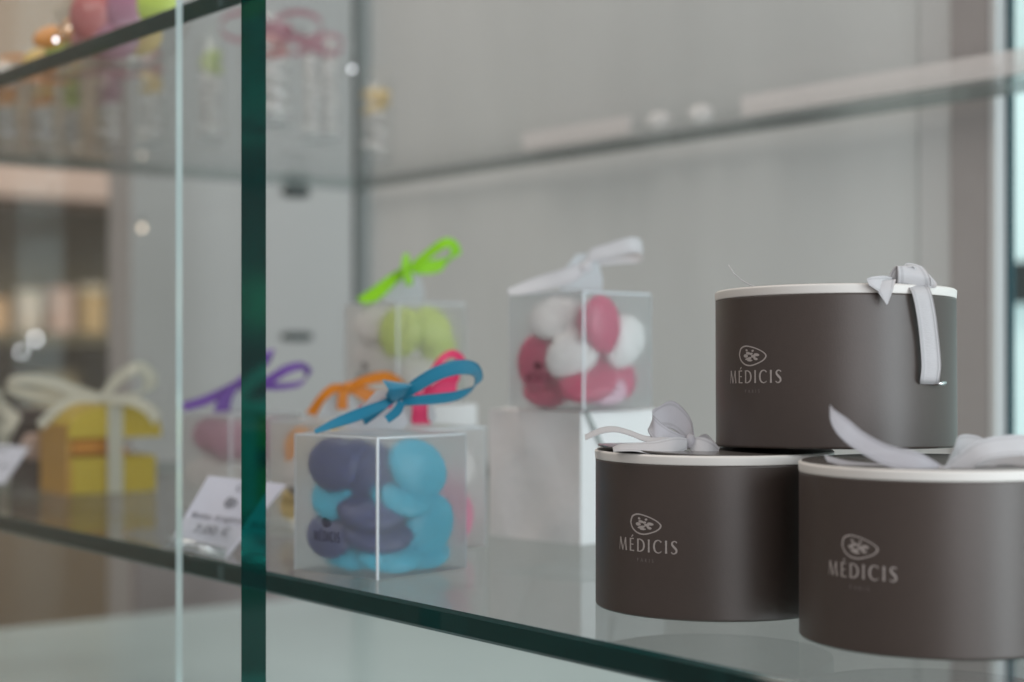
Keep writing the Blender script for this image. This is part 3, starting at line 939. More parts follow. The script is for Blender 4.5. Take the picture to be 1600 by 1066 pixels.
def fill(root, rows, who, group, half=None, hgt=None, rounds=160, firm=2, tight=0.90):
    """settle the almonds: push overlapping ones apart and keep all inside the box"""
    half = (half or S / 2) * 1000 - 1.5
    hgt = (hgt or H) * 1000 - 0.8
    it = []
    for (c, x, y, z, yw, pt, rl, where, *sc) in rows:
        k = sc[0] if sc else 1.0
        if yw == FR: x, y, yw = x + 7.5, y, -112
        if yw == FL: y, x, yw = y + 6.5, x, -160
        A = axes_of(yw, pt, rl); rad = np.array([16.2, 13.2, 5.4]) * k
        ext = np.sqrt(((A * rad[:, None]) ** 2).sum(0))
        it.append([c, np.array([x, y, z], float), yw, pt, rl, where, k, A, rad, ext])
    mob = [0.12 if i < firm else 1.0 for i in range(len(it))]
    for rnd in range(rounds):
        moved = False
        for i in range(len(it)):
            for j in range(i + 1, len(it)):
                a_, b_ = it[i], it[j]
                d = b_[1] - a_[1]
                if np.linalg.norm(d) > a_[8][0] + b_[8][0]: continue
                P = (UNIT * b_[8]) @ b_[7] + b_[1]
                Q = ((P - a_[1]) @ a_[7].T) / a_[8]
                rr = np.sqrt((Q ** 2).sum(1))
                m = rr.min()
                if m < tight:
                    w = P[rr.argmin()] - a_[1]
                    # surface normal of a where b digs in deepest
                    nl = (Q[rr.argmin()] / a_[8]) @ a_[7]
                    nl = nl / (np.linalg.norm(nl) + 1e-9)
                    if np.dot(nl, d) < 0: nl = -nl
                    pen = (tight - m) * a_[8].min() * 1.1 + 0.05
                    st = nl * min(pen, 2.0) * 0.9
                    tot = mob[i] + mob[j]
                    a_[1] -= st * (mob[i] / tot); b_[1] += st * (mob[j] / tot); moved = True
        for q in it:
            lo = np.array([-half, -half, 0.9]) + q[9]; hi = np.array([half, half, hgt]) - q[9]
            q[1] = np.minimum(np.maximum(q[1], np.minimum(lo, hi)), np.maximum(lo, hi))
        if not moved: break
    for c, p, yw, pt, rl, where, k, *_ in it:
        put_sweet(root, c, p[0], p[1], p[2], yw, pt, rl, where + ' ' + who, group, sc=k)


def seen(root, alpha, rows):
    """rows placed by where they appear: photo x, y, distance, turn from facing the eye, lean, spin"""
    inv = inv_of(root); out = []
    for (c, x, y, Zz, rel, pt, rl, where, *sc) in rows:
        p = inv @ px(x, y, Zz)
        out.append((c, p.x * 1000, p.y * 1000, p.z * 1000, -90.0 - alpha + rel + 0.01, pt, rl, where, *sc))
    return out


tq = cube_box(-0.0613, 0.7762, SHELF, 47.5, 'front frosted box of turquoise and dark blue almonds with a blue bow', S=0.0562, H=0.0632)
fill(tq, seen(tq, 47.5, [
    ('turquoise', 667, 735, .7620, 26, 8, -38, 'leaning upper right in the front right face of'),
    ('turquoise', 678, 826, .7650, 32, -4, 66, 'standing lower right in the front right face of'),
    ('navy', 577, 740, .7700, -8, 0, -50, 'behind the top of the front edge of', 1.0),
    ('navy', 506, 724, .7760, -36, 14, -12, 'high in the left face of', 0.98),
    ('navy', 580, 796, .7640, 0, 56, -14, 'half way down behind the front edge of', 0.98),
    ('navy', 586, 832, .7640, 2, 52, -10, 'low behind the front edge of', 0.98),
    ('navy', 508, 832, .7760, -34, 30, -14, 'low in the left face of', 0.92),
    ('turquoise', 508, 778, .7780, -36, 26, -24, 'half way up the left face of', 0.80),
    ('turquoise', 643, 778, .7620, 20, 44, -22, 'peeping between the two big ones on the right of', 0.82),
    ('turquoise', 556, 868, .7620, -14, 54, -18, 'slanting under the front edge of', 0.98),
    ('turquoise', 690, 874, .7860, 25, 62, 14, 'lying flat in the bottom right corner of', 0.95),
    ('turquoise', 518, 882, .7860, -20, 64, -6, 'lying flat at the bottom left of', 0.85),
    ('turquoise', 620, 880, .7600, 12, 60, 4, 'lying flat to the right under the front edge of', 0.9),
    ('navy', 552, 806, .8020, 0, 30, 20, 'deep inside'),
    ('navy', 625, 760, .8060, 0, 20, 20, 'at the back of'),
]), 'the blue-bow box', 'sugared almonds in the blue-bow box', 0.0281, 0.0632, firm=8, tight=0.62)

wp1 = cw(0.0362, 0, 0.9235)


def paper_block(p, alpha, s, h, label):
    t = thing('wrapped_parcel', label, 'parcel', (p.x, p.y, SHELF), YAW + radians(alpha), 'white paper-wrapped parcels')
    b = MB(); n = 10
    r = random.Random(int(s * 1e5) + int(alpha))
    # softly puckered faces
    def face(o_, u_, v_, nrm):
        o_, u_, v_, nrm = Vector(o_), Vector(u_), Vector(v_), Vector(nrm)
        ph = r.random() * 6
        vs = []
        for i in range(n + 1):
            for j in range(n + 1):
                a, c = i / n, j / n
                ed = min(a, 1 - a, c, 1 - c)
                lift = 0.0 if ed < 1e-6 else 0.0009 * sin(9 * a + 4 * c + ph) + 0.0008 * sin(5 * c - 7 * a + ph) - (0.0 if ed > 0.05 else 0.0002)
                vs.append(o_ + u_ * a + v_ * c + nrm * lift)
        fs = [(i * (n + 1) + j, (i + 1) * (n + 1) + j, (i + 1) * (n + 1) + j + 1, i * (n + 1) + j + 1) for i in range(n) for j in range(n)]
        b.add(vs, fs)
    q = s / 2
    face((-q, -q, 0), (s, 0, 0), (0, 0, h), (0, -1, 0))
    face((-q, q, 0), (0, -s, 0), (0, 0, h), (-1, 0, 0))
    face((q, -q, 0), (0, s, 0), (0, 0, h), (1, 0, 0))
    face((q, q, 0), (-s, 0, 0), (0, 0, h), (0, 1, 0))
    face((-q, -q, h), (s, 0, 0), (0, s, 0), (0, 0, 1))
    face((-q, q, 0), (s, 0, 0), (0, -s, 0), (0, 0, -1))
    w_ = b.obj('wrapper', M['white_paper'], t, True)
    b = MB()   # folded flap triangle on the left face, standing proud
    b.add([(-q - .0012, q - .004, h - .0005), (-q - .0012, -q + .002, h - .0005), (-q - .0016, 0, h - .018), (-q - .0004, q - .004, h), (-q - .0004, -q + .002, h), (-q - .0004, 0, h - .018)],
          [(0, 1, 2), (0, 3, 4, 1), (1, 4, 5, 2), (2, 5, 3, 0)])
    return t, w_


pb, _w = paper_block(wp1, 45, 0.0690, 0.0700, 'white paper-wrapped parcel under the box of ruby and white almonds')
# flat cord lying across its right face
q = 0.0345
b = MB()
b.add([(-q + .002, -q - .0012, .070), (-q + .005, -q - .0012, .070), (-q + .021, -q - .0012, .046), (-q + .018, -q - .0012, .046), (-q + .026, -q - .0012, .020), (-q + .023, -q - .0012, .020)],
      [(0, 3, 2, 1), (3, 5, 4, 2)])
b.add([(-q + .002, -q - .0004, .0702), (-q + .005, -q - .0004, .0702), (-q + .005, -q - .0012, .070), (-q + .002, -q - .0012, .070)], [(0, 1, 2, 3)])
M['grey_cord'] = mat('grey_cord', (0.30, 0.31, 0.30), 0.6)
b.obj('cord', M['grey_cord'], pb)
lb = cw(-0.0675, 0, 1.055)
pb2, _w = paper_block(lb, 43, 0.0640, 0.0690, 'white paper-wrapped parcel under the lime-bow box, mostly hidden')

rb = cube_box(0.0372, 0.9050, SHELF + 0.0708, 45, 'frosted box of ruby and white almonds with a white bow on a white parcel', 'frost', True, 0.020)
fill(rb, seen(rb, 45, [
    ('white', 862, 490, .892, -20, 25, 12, 'high in the left face of'),
    ('ruby', 826, 568, .905, -22, 5, 78, 'standing in the left face of'),
    ('ruby', 836, 612, .905, -18, 45, 0, 'lying bottom left in', 0.95),
    ('white', 888, 552, .888, -4, 0, 40, 'in the middle behind the front edge of', 0.92),
    ('ruby', 930, 512, .892, 38, 0, 105, 'high just right of the front edge of'),
    ('white', 968, 534, .900, 24, 0, 62, 'high in the right face of', 0.95),
    ('ruby', 905, 598, .886, 2, 42, 32, 'slanting low behind the front edge of'),
    ('ruby', 980, 596, .908, 26, 14, -42, 'low in the right face of'),
    ('pale pink', 938, 612, .897, 14, 45, 0, 'lying low in the right face of'),
    ('ruby', 905, 560, .925, 0, 20, 30, 'in the heart of'),
]), 'the white-bow box', 'sugared almonds in the white-bow box')

lm = cube_box(-0.0675, 1.0500, SHELF + 0.0698, 42, 'frosted box of lime and white almonds with a lime green bow, at the back', 'frost_warm', True, 0.020)
fill(lm, [
    ('white', -14, 8, 50, FL, 30, 0, 'high in the left face of'),
    ('white', -15, 11, 30, FL, 10, 0, 'half way up the left face of'),
    ('lime', -14, -13, 44, -140, 5, 80, 'behind the front edge of'),
    ('lime', 0, -17, 47, FR, 10, -60, 'high in the right face of', 0.95),
    ('lime', 10, -14, 37, FR, 30, -40, 'at the right side of', 0.95),
    ('white', -4, -16, 21, FR, 40, 0, 'low in the right face of'),
    ('lime', 3, -13, 9, FR, 50, 0, 'lying at the bottom of'),
    ('white', -14, 6, 11, FL, 35, 0, 'lying bottom left in'),
], 'the lime-bow box', 'sugared almonds in the lime-bow box')

og = cube_box(-0.1010, 0.9550, SHELF, 45, 'frosted box of yellow and white almonds with an orange bow, partly hidden', 'frost_warm', True)
fill(og, [
    ('yellow', -15, 14, 18, FL, 10, 30, 'low in the left face of'),
    ('orange', -15, 16, 46, FL, 10, 80, 'high in the left face of', 0.8),
    ('white', -13, 6, 34, FL, 15, 10, 'half way up'),
    ('white', -12, -8, 14, -135, 30, 0, 'low behind the front edge of'),
    ('yellow', -8, -8, 44, -135, 15, 0, 'high behind the front edge of'),
], 'the orange-bow box', 'sugared almonds in the orange-bow box')

pk = cube_box(-0.0520, 0.8680, SHELF, 45, 'frosted box of hot pink almonds with a pink bow behind the blue-bow box', 'frost_warm', False)
fill(pk, [
    ('hot pink', 15, -14, 14, FR, 20, 80, 'low at the right of'),
    ('white', 10, -13, 42, FR, 15, 0, 'high at the right of'),
    ('hot pink', -12, -12, 28, -135, 10, 0, 'behind the front edge of'),
    ('white', -12, 8, 14, FL, 20, 0, 'low at the left of'),
], 'the pink-bow box', 'sugared almonds in the pink-bow box')

pp = cube_box(-0.1745, 1.0700, SHELF, 45, 'frosted box of mauve and white almonds with a purple bow behind the price tag', 'frost_warm', False)
fill(pp, [
    ('mauve', -13, 10, 50, FL, 30, -12, 'high at the left of'),
    ('mauve', -12, -10, 46, -135, 25, 20, 'high behind the front edge of'),
    ('mauve', 8, -15, 44, FR, 10, 30, 'high at the right of'),
    ('white', -15, 12, 22, FL, 10, 10, 'low at the left of'),
    ('white', -13, -12, 22, -135, 10, 10, 'low behind the front edge of'),
    ('white', 12, -14, 28, FR, 10, 60, 'low at the right of'),
    ('mauve', -4, -14, 10, -135, 40, 0, 'at the bottom of'),
], 'the purple-bow box', 'sugared almonds in the purple-bow box')

# ---- bows of the frosted boxes
BR = M['blue_rib']; Z = 0.770
k = knot(tq, tq, 614, 617, Z - .004, 0.0055, 0.0060, BR, 60); k.name = 'bow'
ribbon('loop', tq, k, [(622, 622, Z - .004, 70, .3, .6), (645, 606, Z - .006, 108, .35, .95), (680, 585, Z - .006, 108, .35, 1.05), (715, 574, Z - .002, 98, .35, 1.1), (740, 577, Z + .004, 62, .6, 1.15), (748, 592, Z + .010, 15, .85, 1.0), (738, 608, Z + .010, 60, .75, .8), (712, 619, Z + .004, 85, .6, .85), (675, 624, Z, 88, .55, .85), (628, 627, Z - .003, 85, .5, .7)], 0.0066, BR, 9, edge=0.00011)
ribbon('tail', tq, k, [(616, 624, Z - .003, 100, .5, .6), (595, 634, Z - .005, 112, .5, .8), (560, 648, Z - .006, 112, .4, .95), (525, 661, Z - .008, 115, .5, .8), (492, 675, Z - .010, 118, .5, .35)], 0.0062, BR, 7)
ribbon('tail', tq, k, [(606, 628, Z + .003, 120, .3, .7), (585, 642, Z + .004, 120, .3, 1.0), (566, 655, Z + .005, 118, .3, 1.1)], 0.0060, BR, 6)
ribbon('stub', tq, k, [(622, 624, Z - .006, 20, .2, .9), (622, 614, Z - .010, 12, .2, 1.25), (624, 604, Z - .012, 6, .3, 1.6), (618, 597, Z - .007, -8, .5, 1.9), (612, 597, Z - .003, -10, .7, 1.3)], 0.0070, BR, 6)
ribbon('stub', tq, k, [(628, 628, Z - .008, 150, .2, .7), (620, 643, Z - .010, 135, .3, .8), (604, 656, Z - .011, 125, .3, .7)], 0.0055, BR, 6)

LR = M['lime_rib']; Z = 1.045
k = knot(lm, lm, 634, 424, Z, 0.006, 0.007, LR, 60); k.name = 'bow'
ribbon('loop', lm, k, [(640, 420, Z, 100, .2, .7), (668, 398, Z, 118, .3, .9), (695, 380, Z, 110, .3, 1.0), (709, 384, Z + .005, 50, .6, 1.2), (710, 400, Z + .010, 20, .6, 1.4), (690, 414, Z + .008, 80, .3, 1.4), (660, 418, Z + .004, 90, .3, 1.4), (640, 418, Z, 95, .3, .8)], 0.0066, LR, 7)
ribbon('tail', lm, k, [(632, 424, Z, 120, .2, .8), (612, 438, Z, 120, .2, 1.1), (592, 455, Z - .003, 130, .2, 1.3), (566, 474, Z - .008, 140, .2, 1.4)], 0.0068, LR, 7)
ribbon('stub', lm, k, [(634, 424, Z - .004, 10, .2, 1.0), (634, 410, Z - .005, 10, .3, .9), (635, 396, Z - .004, 5, .3, .5)], 0.0066, LR, 5)
ribbon('stub', lm, k, [(634, 424, Z - .004, 0, .2, .9), (638, 436, Z - .005, -10, .3, .9), (638, 446, Z - .004, -10, .3, .6)], 0.0064, LR, 5)

OR = M['orange_rib']; Z = 0.955
k = knot(og, og, 543, 607, Z, 0.006, 0.007, OR, 40); k.name = 'bow'
ribbon('loop', og, k, [(545, 606, Z, 100, .3, .8), (570, 595, Z, 95, .4, .9), (605, 589, Z + .004, 85, .5, 1.0), (628, 604, Z + .010, 30, .8, 1), (615, 622, Z + .006, 70, .4, 1.2), (585, 622, Z + .003, 80, .3, 1.3), (560, 610, Z, 70, .3, 1.1), (545, 606, Z, 60, .3, .8)], 0.0068, OR, 7)
ribbon('tail', og, k, [(542, 606, Z, 110, .3, .8), (520, 608, Z - .002, 110, .3, 1.0), (503, 622, Z - .004, 140, .3, .9), (492, 638, Z - .004, 160, .3, 1.0), (486, 648, Z - .004, 165, .3, 1.2)], 0.0058, OR, 7)
ribbon('tail', og, k, [(538, 610, Z - .003, 10, .3, 1.0), (535, 625, Z - .004, 0, .3, .9), (535, 640, Z - .004, 0, .3, 1.0)], 0.0066, OR, 6)

PR = M['pink_rib']; Z = 0.868
k = knot(pk, pk, 655, 622, Z, 0.006, 0.007, PR, 60); k.name = 'bow'
ribbon('loop', pk, k, [(655, 620, Z, 120, .3, .8), (672, 590, Z, 140, .5, .75), (690, 562, Z + .002, 125, .6, .8), (708, 553, Z + .006, 80, .7, .9), (722, 566, Z + .008, 30, .6, .8), (715, 590, Z + .006, 100, .4, .8), (690, 600, Z + .004, 100, .4, .9), (660, 620, Z, 100, .3, .8)], 0.0064, PR, 7)
ribbon('loop', pk, k, [(655, 622, Z, 100, .3, .8), (680, 612, Z - .001, 90, .3, 1.3), (712, 610, Z + .002, 85, .4, 1.2), (700, 622, Z + .006, 80, .5, .9), (660, 622, Z, 90, .3, .8)], 0.0066, PR, 7)
ribbon('tail', pk, k, [(655, 622, Z - .004, 0, .2, 1.2), (656, 640, Z - .005, 0, .2, 1.1), (656, 655, Z - .004, 0, .2, 1.2), (660, 664, Z - .004, 10, .2, 1.4)], 0.0074, PR, 6)
ribbon('tail', pk, k, [(650, 624, Z + .002, 110, .3, .8), (600, 634, Z + .002, 110, .3, .9), (568, 642, Z, 120, .3, .9), (556, 660, Z, 150, .3, 1.0)], 0.0066, PR, 6)

VR = M['purple_rib']; Z = 1.068
k = knot(pp, pp, 378, 598, Z, 0.007, 0.008, VR, 60); k.name = 'bow'
ribbon('loop', pp, k, [(380, 598, Z, 100, .3, .8), (415, 596, Z, 110, .4, 1.0), (445, 579, Z, 108, .4, 1.0), (470, 572, Z + .004, 90, .6, .9), (482, 582, Z + .010, 30, .7, .9), (472, 598, Z + .010, 80, .6, .7), (440, 604, Z + .006, 88, .6, .8), (400, 602, Z, 90, .4, .9)], 0.0066, VR, 7)
ribbon('tail', pp, k, [(376, 598, Z, 110, .3, .9), (345, 615, Z, 115, .3, 1.0), (315, 628, Z - .003, 112, .3, 1.0), (286, 636, Z - .006, 110, .3, .9)], 0.0066, VR, 7)
ribbon('tail', pp, k, [(366, 602, Z - .003, 0, .3, 1.0), (352, 622, Z - .004, 0, .2, 1.1), (346, 645, Z - .004, -5, .2, 1.3)], 0.0080, VR, 6)
ribbon('loop', pp, k, [(382, 594, Z + .002, 10, .3, .9), (400, 575, Z + .003, 30, .3, 1.1), (415, 556, Z + .004, 20, .3, 1.3), (420, 548, Z + .008, 20, .5, 1.2), (412, 570, Z + .012, 20, .4, 1.1), (388, 596, Z + .006, 20, .3, .8)], 0.0070, VR, 6)

Z = 0.905
WS = M['white_rib']
k = knot(rb, rb, 915, 418, Z - .002, 0.006, 0.0062, WS, 30); k.name = 'bow'
ribbon('loop', rb, k, [(912, 420, Z - .002, 90, .3, .8), (925, 400, Z - .002, 100, .3, 1.0), (950, 392, Z - .002, 98, .3, 1.1), (985, 383, Z - .001, 95, .3, 1.2), (1002, 386, Z + .004, 90, .6, 1.3), (1000, 400, Z + .009, 90, .6, 1.2), (965, 405, Z + .008, 90, .5, .9), (925, 408, Z + .003, 95, .3, .8)], 0.0074, WS, 7)
ribbon('tail', rb, k, [(912, 418, Z - .003, 120, .2, .9), (885, 432, Z - .005, 125, .2, 1.3), (850, 442, Z - .006, 115, .4, 1.3), (815, 452, Z - .010, 105, .6, 1.1), (794, 457, Z - .012, 100, .6, .6)], 0.0072, WS, 7)


# ------------------------------------------------------------------ price tags
def price_tag(TL, TR, BR_, BL, label, lines=True, holder=True):
    """a leaning card given by its four corners (photo x, y, distance)"""
    P = [px(*q) for q in (TL, TR, BR_, BL)]
    base = (P[2] + P[3]) / 2
    t = thing('price_tag', label, 'price tag', (base.x, base.y, SHELF), 0, 'white price tags')
    inv = inv_of(t)
    P = [inv @ p for p in P]
    u = P[1] - P[0]; v = P[3] - P[0]
    nn = v.cross(u).normalized()
    if (inv.to_3x3() @ (Vector((0, 0, CAMZ)) - base)).dot(nn) < 0: nn = -nn
    b = MB(); th = 0.0004
    vs = [p + nn * s_ * th for s_ in (1, -1) for p in P]
    b.add(vs, [(0, 1, 2, 3), (7, 6, 5, 4), (0, 4, 5, 1), (1, 5, 6, 2), (2, 6, 7, 3), (3, 7, 4, 0)])
    card = b.obj('card', M['tag_paper'], t)
    W, Hh = u.length, v.length
    un, vn = u.normalized(), v.normalized()

    def mp(x, y, e):   # x, y in fractions, y down
        return P[0] + u * x + v * y + nn * (0.0005 + e)
    if lines:
        b = MB()

        def word(txt, x, y, size):
            cu = bpy.data.curves.new('line', 'FONT'); cu.body = txt; cu.size = 1.0; cu.align_x = 'CENTER'
            to = bpy.data.objects.new('line', cu); C.objects.link(to)
            bpy.context.view_layer.update()
            me = to.evaluated_get(bpy.context.evaluated_depsgraph_get()).to_mesh()
            b.add([mp(x + v_.co.x * size, y - v_.co.y * size * W / Hh * 1.15, 0) for v_ in me.vertices], [tuple(p_.vertices) for p_ in me.polygons])
            bpy.data.objects.remove(to); bpy.data.curves.remove(cu)
        word('Cube', 0.56, 0.17, 0.13)
        word('Boîte dragées Pur', 0.50, 0.60, 0.118)
        word('7,00 €', 0.42, 0.80, 0.17)
        b.obj('lettering', M['ink'], card)
        b = MB()
        emblem(b, 0.16, 0.15, 0.0, 0.0, lambda x, y, e: mp(0.46 + x, 0.34 - y, e), 0.0, wd=0.10)
        b.obj('emblem', M['ink'], card)
    if holder:
        b = MB()
        lip = 0.34
        A, B = P[3] + (P[0] - P[3]) * lip, P[2] + (P[1] - P[2]) * lip
        f = nn * 0.0035
        back = -nn * 0.004
        gl = Vector((0, 0, -P[3].z + 0.0008))
        q = [A + f, B + f, P[2] + f, P[3] + f, P[3] + back, P[2] + back]
        foot = [P[3] + back + nn * -0.018, P[2] + back + nn * -0.018]
        for p_ in foot: p_.z = 0.0008
        b.add(q + foot, [(0, 1, 2, 3), (3, 2, 5, 4), (4, 5, 7, 6)])
        b.add([P[0] + back, P[1] + back, P[2] + back, P[3] + back], [(0, 1, 2, 3)])
        b.obj('holder', M['acrylic'], t)
        # rolled front lip that catches the light
        b = MB(); b.tube([P[3] + f * 1.4, P[2] + f * 1.4], 0.0026, 14); b.obj('lip', M['acrylic_lip'], t, True)
    return t


price_tag((326, 744, .866), (447, 758, .866), (353, 874, .832), (262, 852, .832), 'white printed price tag in a clear holder in front of the purple-bow box')
price_tag((-48, 690, 1.16), (46, 700, 1.16), (6, 757, 1.13), (-92, 745, 1.13), 'white price tag cut off at the left edge', True, False)
# clear glass dish behind the tag
dd = px(452, 838, 0.92)
dish = thing('glass_dish', 'low clear glass dish on the shelf between tag and blue-bow box', 'dish', (dd.x, dd.y, SHELF))
b = MB(); b.lathe([(0.0001, 0.001), (0.010, 0.001), (0.015, 0.004), (0.0165, 0.009), (0.0155, 0.009), (0.014, 0.005), (0.010, 0.0028), (0.0001, 0.0026)], 40)
b.obj('bowl', M['vessel_glass'], dish, True)

# ------------------------------------------------------------------ yellow box and chocolate box, left
yb0 = px(112, 777, 1.185)
yb = thing('yellow_gift_box', 'yellow arched gift box with an open middle and a cream bow', 'gift box', (yb0.x, yb0.y, SHELF), YAW + radians(35))
Wy, Dy = 0.064, 0.056
b = MB(); b.cbox(Wy / 2, Dy / 2, 0.0135, Wy, Dy, 0.0265, 0.001); b.obj('tray', M['yellow_card'], yb)
b = MB(); n = 16
prof = [(-0.003, 0.0405), (Wy + 0.003, 0.0405)] + [(Wy / 2 + (Wy / 2 + 0.003) * cos(pi * i / n), 0.046 + 0.018 * sin(pi * i / n)) for i in range(n + 1)]
vs = [(x, -0.002, z) for x, z in prof] + [(x, Dy + 0.002, z) for x, z in prof]
L = len(prof)
b.add(vs, [tuple(range(L)), tuple(reversed(range(L, 2 * L)))] + [(i, i + L, (i + 1) % L + L, (i + 1) % L) for i in range(L)])
b.obj('lid', M['yellow_card'], yb)
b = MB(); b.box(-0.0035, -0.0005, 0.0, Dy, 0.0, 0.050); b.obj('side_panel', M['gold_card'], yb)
b = MB(); b.cbox(Wy * .28, Dy / 2, 0.034, Wy * .50, Dy * 0.8, 0.012, 0.002); b.obj('tissue', M['orange_in'], yb)
b = MB(); b.add([(Wy * .62, .01, .0275), (Wy * .74, .01, .0275), (Wy * .58, .01, .0400), (Wy * .50, .01, .0400), (Wy * .62, .04, .0275), (Wy * .74, .04, .0275), (Wy * .58, .04, .0400), (Wy * .50, .04, .0400)],
                [(0, 1, 2, 3), (7, 6, 5, 4), (1, 5, 6, 2), (0, 3, 7, 4), (3, 2, 6, 7)]); b.obj('divider', M['orange_in'], yb)
CR = M['cream_rib']
b = MB(); rx = Wy * .40
b.box(rx, rx + 0.0115, -0.0034, -0.0024, 0.0005, 0.0640); b.obj('ribbon_band', CR, yb)
Z = 1.20
k = knot(yb, yb, 160, 622, Z, 0.008, 0.008, CR, 20); k.name = 'bow'
ribbon('loop', yb, k, [(160, 622, Z, 120, .3, .8), (180, 596, Z, 140, .3, 1.1), (205, 578, Z, 120, .4, 1.1), (222, 575, Z + .006, 60, .6, 1.2), (235, 592, Z + .010, 10, .5, 1.3), (228, 612, Z + .010, 20, .4, 1.1), (200, 622, Z + .004, 90, .4, .8), (165, 622, Z, 90, .3, .8)], 0.0082, CR, 7)
ribbon('tail', yb, k, [(162, 624, Z - .004, 95, .3, .8), (200, 625, Z - .006, 88, .4, 1.0), (230, 638, Z - .008, 70, .4, 1.1), (246, 656, Z - .008, 60, .3, 1.3)], 0.0080, CR, 6)
ribbon('tail', yb, k, [(158, 624, Z - .004, 90, .3, .8), (120, 624, Z - .006, 95, .4, .9), (90, 638, Z - .012, 120, .3, 1.0), (62, 666, Z - .016, 140, .3, 1.0)], 0.0076, CR, 6)
ribbon('loop', yb, k, [(158, 622, Z, 90, .3, .8), (120, 612, Z + .002, 85, .3, 1.1), (75, 596, Z + .002, 80, .3, 1.0), (24, 594, Z + .002, 88, .4, 1.0), (12, 606, Z + .010, 90, .6, 1.0), (60, 618, Z + .014, 90, .4, 1.0), (150, 622, Z + .006, 90, .3, .8)], 0.0088, CR, 7)
cb0 = px(18, 762, 1.30)
cb = thing('chocolate_box', 'dark chocolate brown gift box with a cream bow at the left edge', 'gift box', (cb0.x, cb0.y, SHELF), YAW + radians(20))
b = MB(); b.cbox(0.0, 0.02, 0.0215, 0.064, 0.05, 0.043, 0.0015); b.obj('body', M['choc'], cb)
b = MB(); b.cbox(0.0, 0.02, 0.0505, 0.067, 0.053, 0.0145, 0.0015); b.obj('lid', M['choc'], cb)
b = MB(); b.box(-0.012, -0.002, -0.0082, -0.0072, 0.0005, 0.058); b.obj('ribbon_band', CR, cb)
Z = 1.29
k = knot(cb, cb, 8, 640, Z, 0.008, 0.008, CR, 20); k.name = 'bow'
ribbon('loop', cb, k, [(8, 640, Z, 90, .3, .8), (-10, 610, Z, 90, .3, 1.1), (-40, 600, Z, 90, .4, 1.2), (-40, 630, Z, 90, .4, 1.2), (6, 642, Z, 90, .3, .8)], 0.0105, CR, 6)
ribbon('tail', cb, k, [(8, 642, Z - .01, 20, .3, .9), (22, 655, Z - .02, 30, .3, 1.3), (10, 672, Z - .03, 10, .3, 1.5), (6, 684, Z - .03, 0, .3, 1.0)], 0.0085, CR, 6)
for (x, y, Zz, c, lab) in ((54, 700, 1.24, 'peach', 'peach coloured sugared almond beside the yellow box'),):
    p = px(x, y, Zz)
    tmp = thing('sweet_stand', 'small clear stand under the peach coloured almond', 'stand', (p.x, p.y, SHELF))
    hgt = p.z - SHELF
    b = MB(); b.lathe([(0.010, 0.0005), (0.010, 0.0015), (0.002, 0.003), (0.002, hgt - .011), (0.008, hgt - 0.0095)], 24, closed=True); b.obj('stem', M['choc'], tmp, True)
    o = put_sweet(tmp, c, 0, 0, hgt * 1000, 180, 10, 60, '', None, sc=0.75)
    tag(o, lab)
# ------------------------------------------------------------------ upper shelf: vials and sweets
VG = M['vessel_glass']
ORD = ['lowest ', 'second lowest ', 'third lowest ', 'fourth lowest ', 'fifth lowest ', 'sixth lowest ', 'seventh lowest ', 'eighth lowest ', 'ninth lowest ', 'tenth lowest ', 'eleventh lowest ', 'twelfth lowest ']


def vial(px_, base_y, hgt, rad, cols, label, short, rib=None):
    Zv = (UPPER - CAMZ) * FPX / (555 - base_y)
    p = px(px_, base_y, Zv)
    t = thing('glass_vial', label, 'glass', (p.x, p.y, UPPER), 0, 'glass vials of sweets on the upper shelf')
    b = MB(); b.lathe([(rad * .96, 0.0006), (rad, 0.002), (rad, hgt), (rad * .92, hgt), (rad * .92, 0.006), (0.0002, 0.005)], 28)
    b.add([], [])
    b.obj('tube', VG, t, True)
    b = MB(); b.lathe([(rad * .99, 0.0), (rad * .99, 0.0006)], 28, closed=True); b.obj('foot', M['frost_tab'], t)
    f = rad * 0.97 / 0.0162
    n = max(len(cols), int((hgt - 0.012) / (0.0125 * f)))
    z = 6.0 + 9.0 * f
    for i in range(n):
        c = cols[int(i * len(cols) / n)]
        o_ = put_sweet(t, c, 0, 0, z, 75 * i, 62 if i % 2 else 74, 40 * i, '', 'almonds in the ' + short, sc=f)
        o_['label'] = '%s%s almond in the %s' % ('topmost ' if i == n - 1 else ORD[i], c, short)
        z += 12.5 * f
    if rib:
        b = MB(); b.lathe([(rad + .0004, hgt * .80), (rad + .0009, hgt * .82), (rad + .0009, hgt * .88), (rad + .0004, hgt * .90)], 24)
        rr = b.obj('ribbon_band', rib, t, True)
        for s_ in (-1, 1):
            b = MB(); vs = []
            for k_ in range(13):
                a = 2 * pi * k_ / 12
                cx = s_ * rad * (1.6 - 1.5 * cos(a)) * .9; cz = hgt * .86 + sin(a) * rad * .8
                vs += [(cx * CY + rad * SY * 1.1, cx * SY - rad * CY * 1.1, cz + .002), (cx * CY + rad * SY * 1.1, cx * SY - rad * CY * 1.1, cz - .002)]
            b.add(vs, [(2 * i, 2 * i + 1, 2 * i + 3, 2 * i + 2) for i in range(12)]); b.obj('loop', rib, rr, True)
    return t


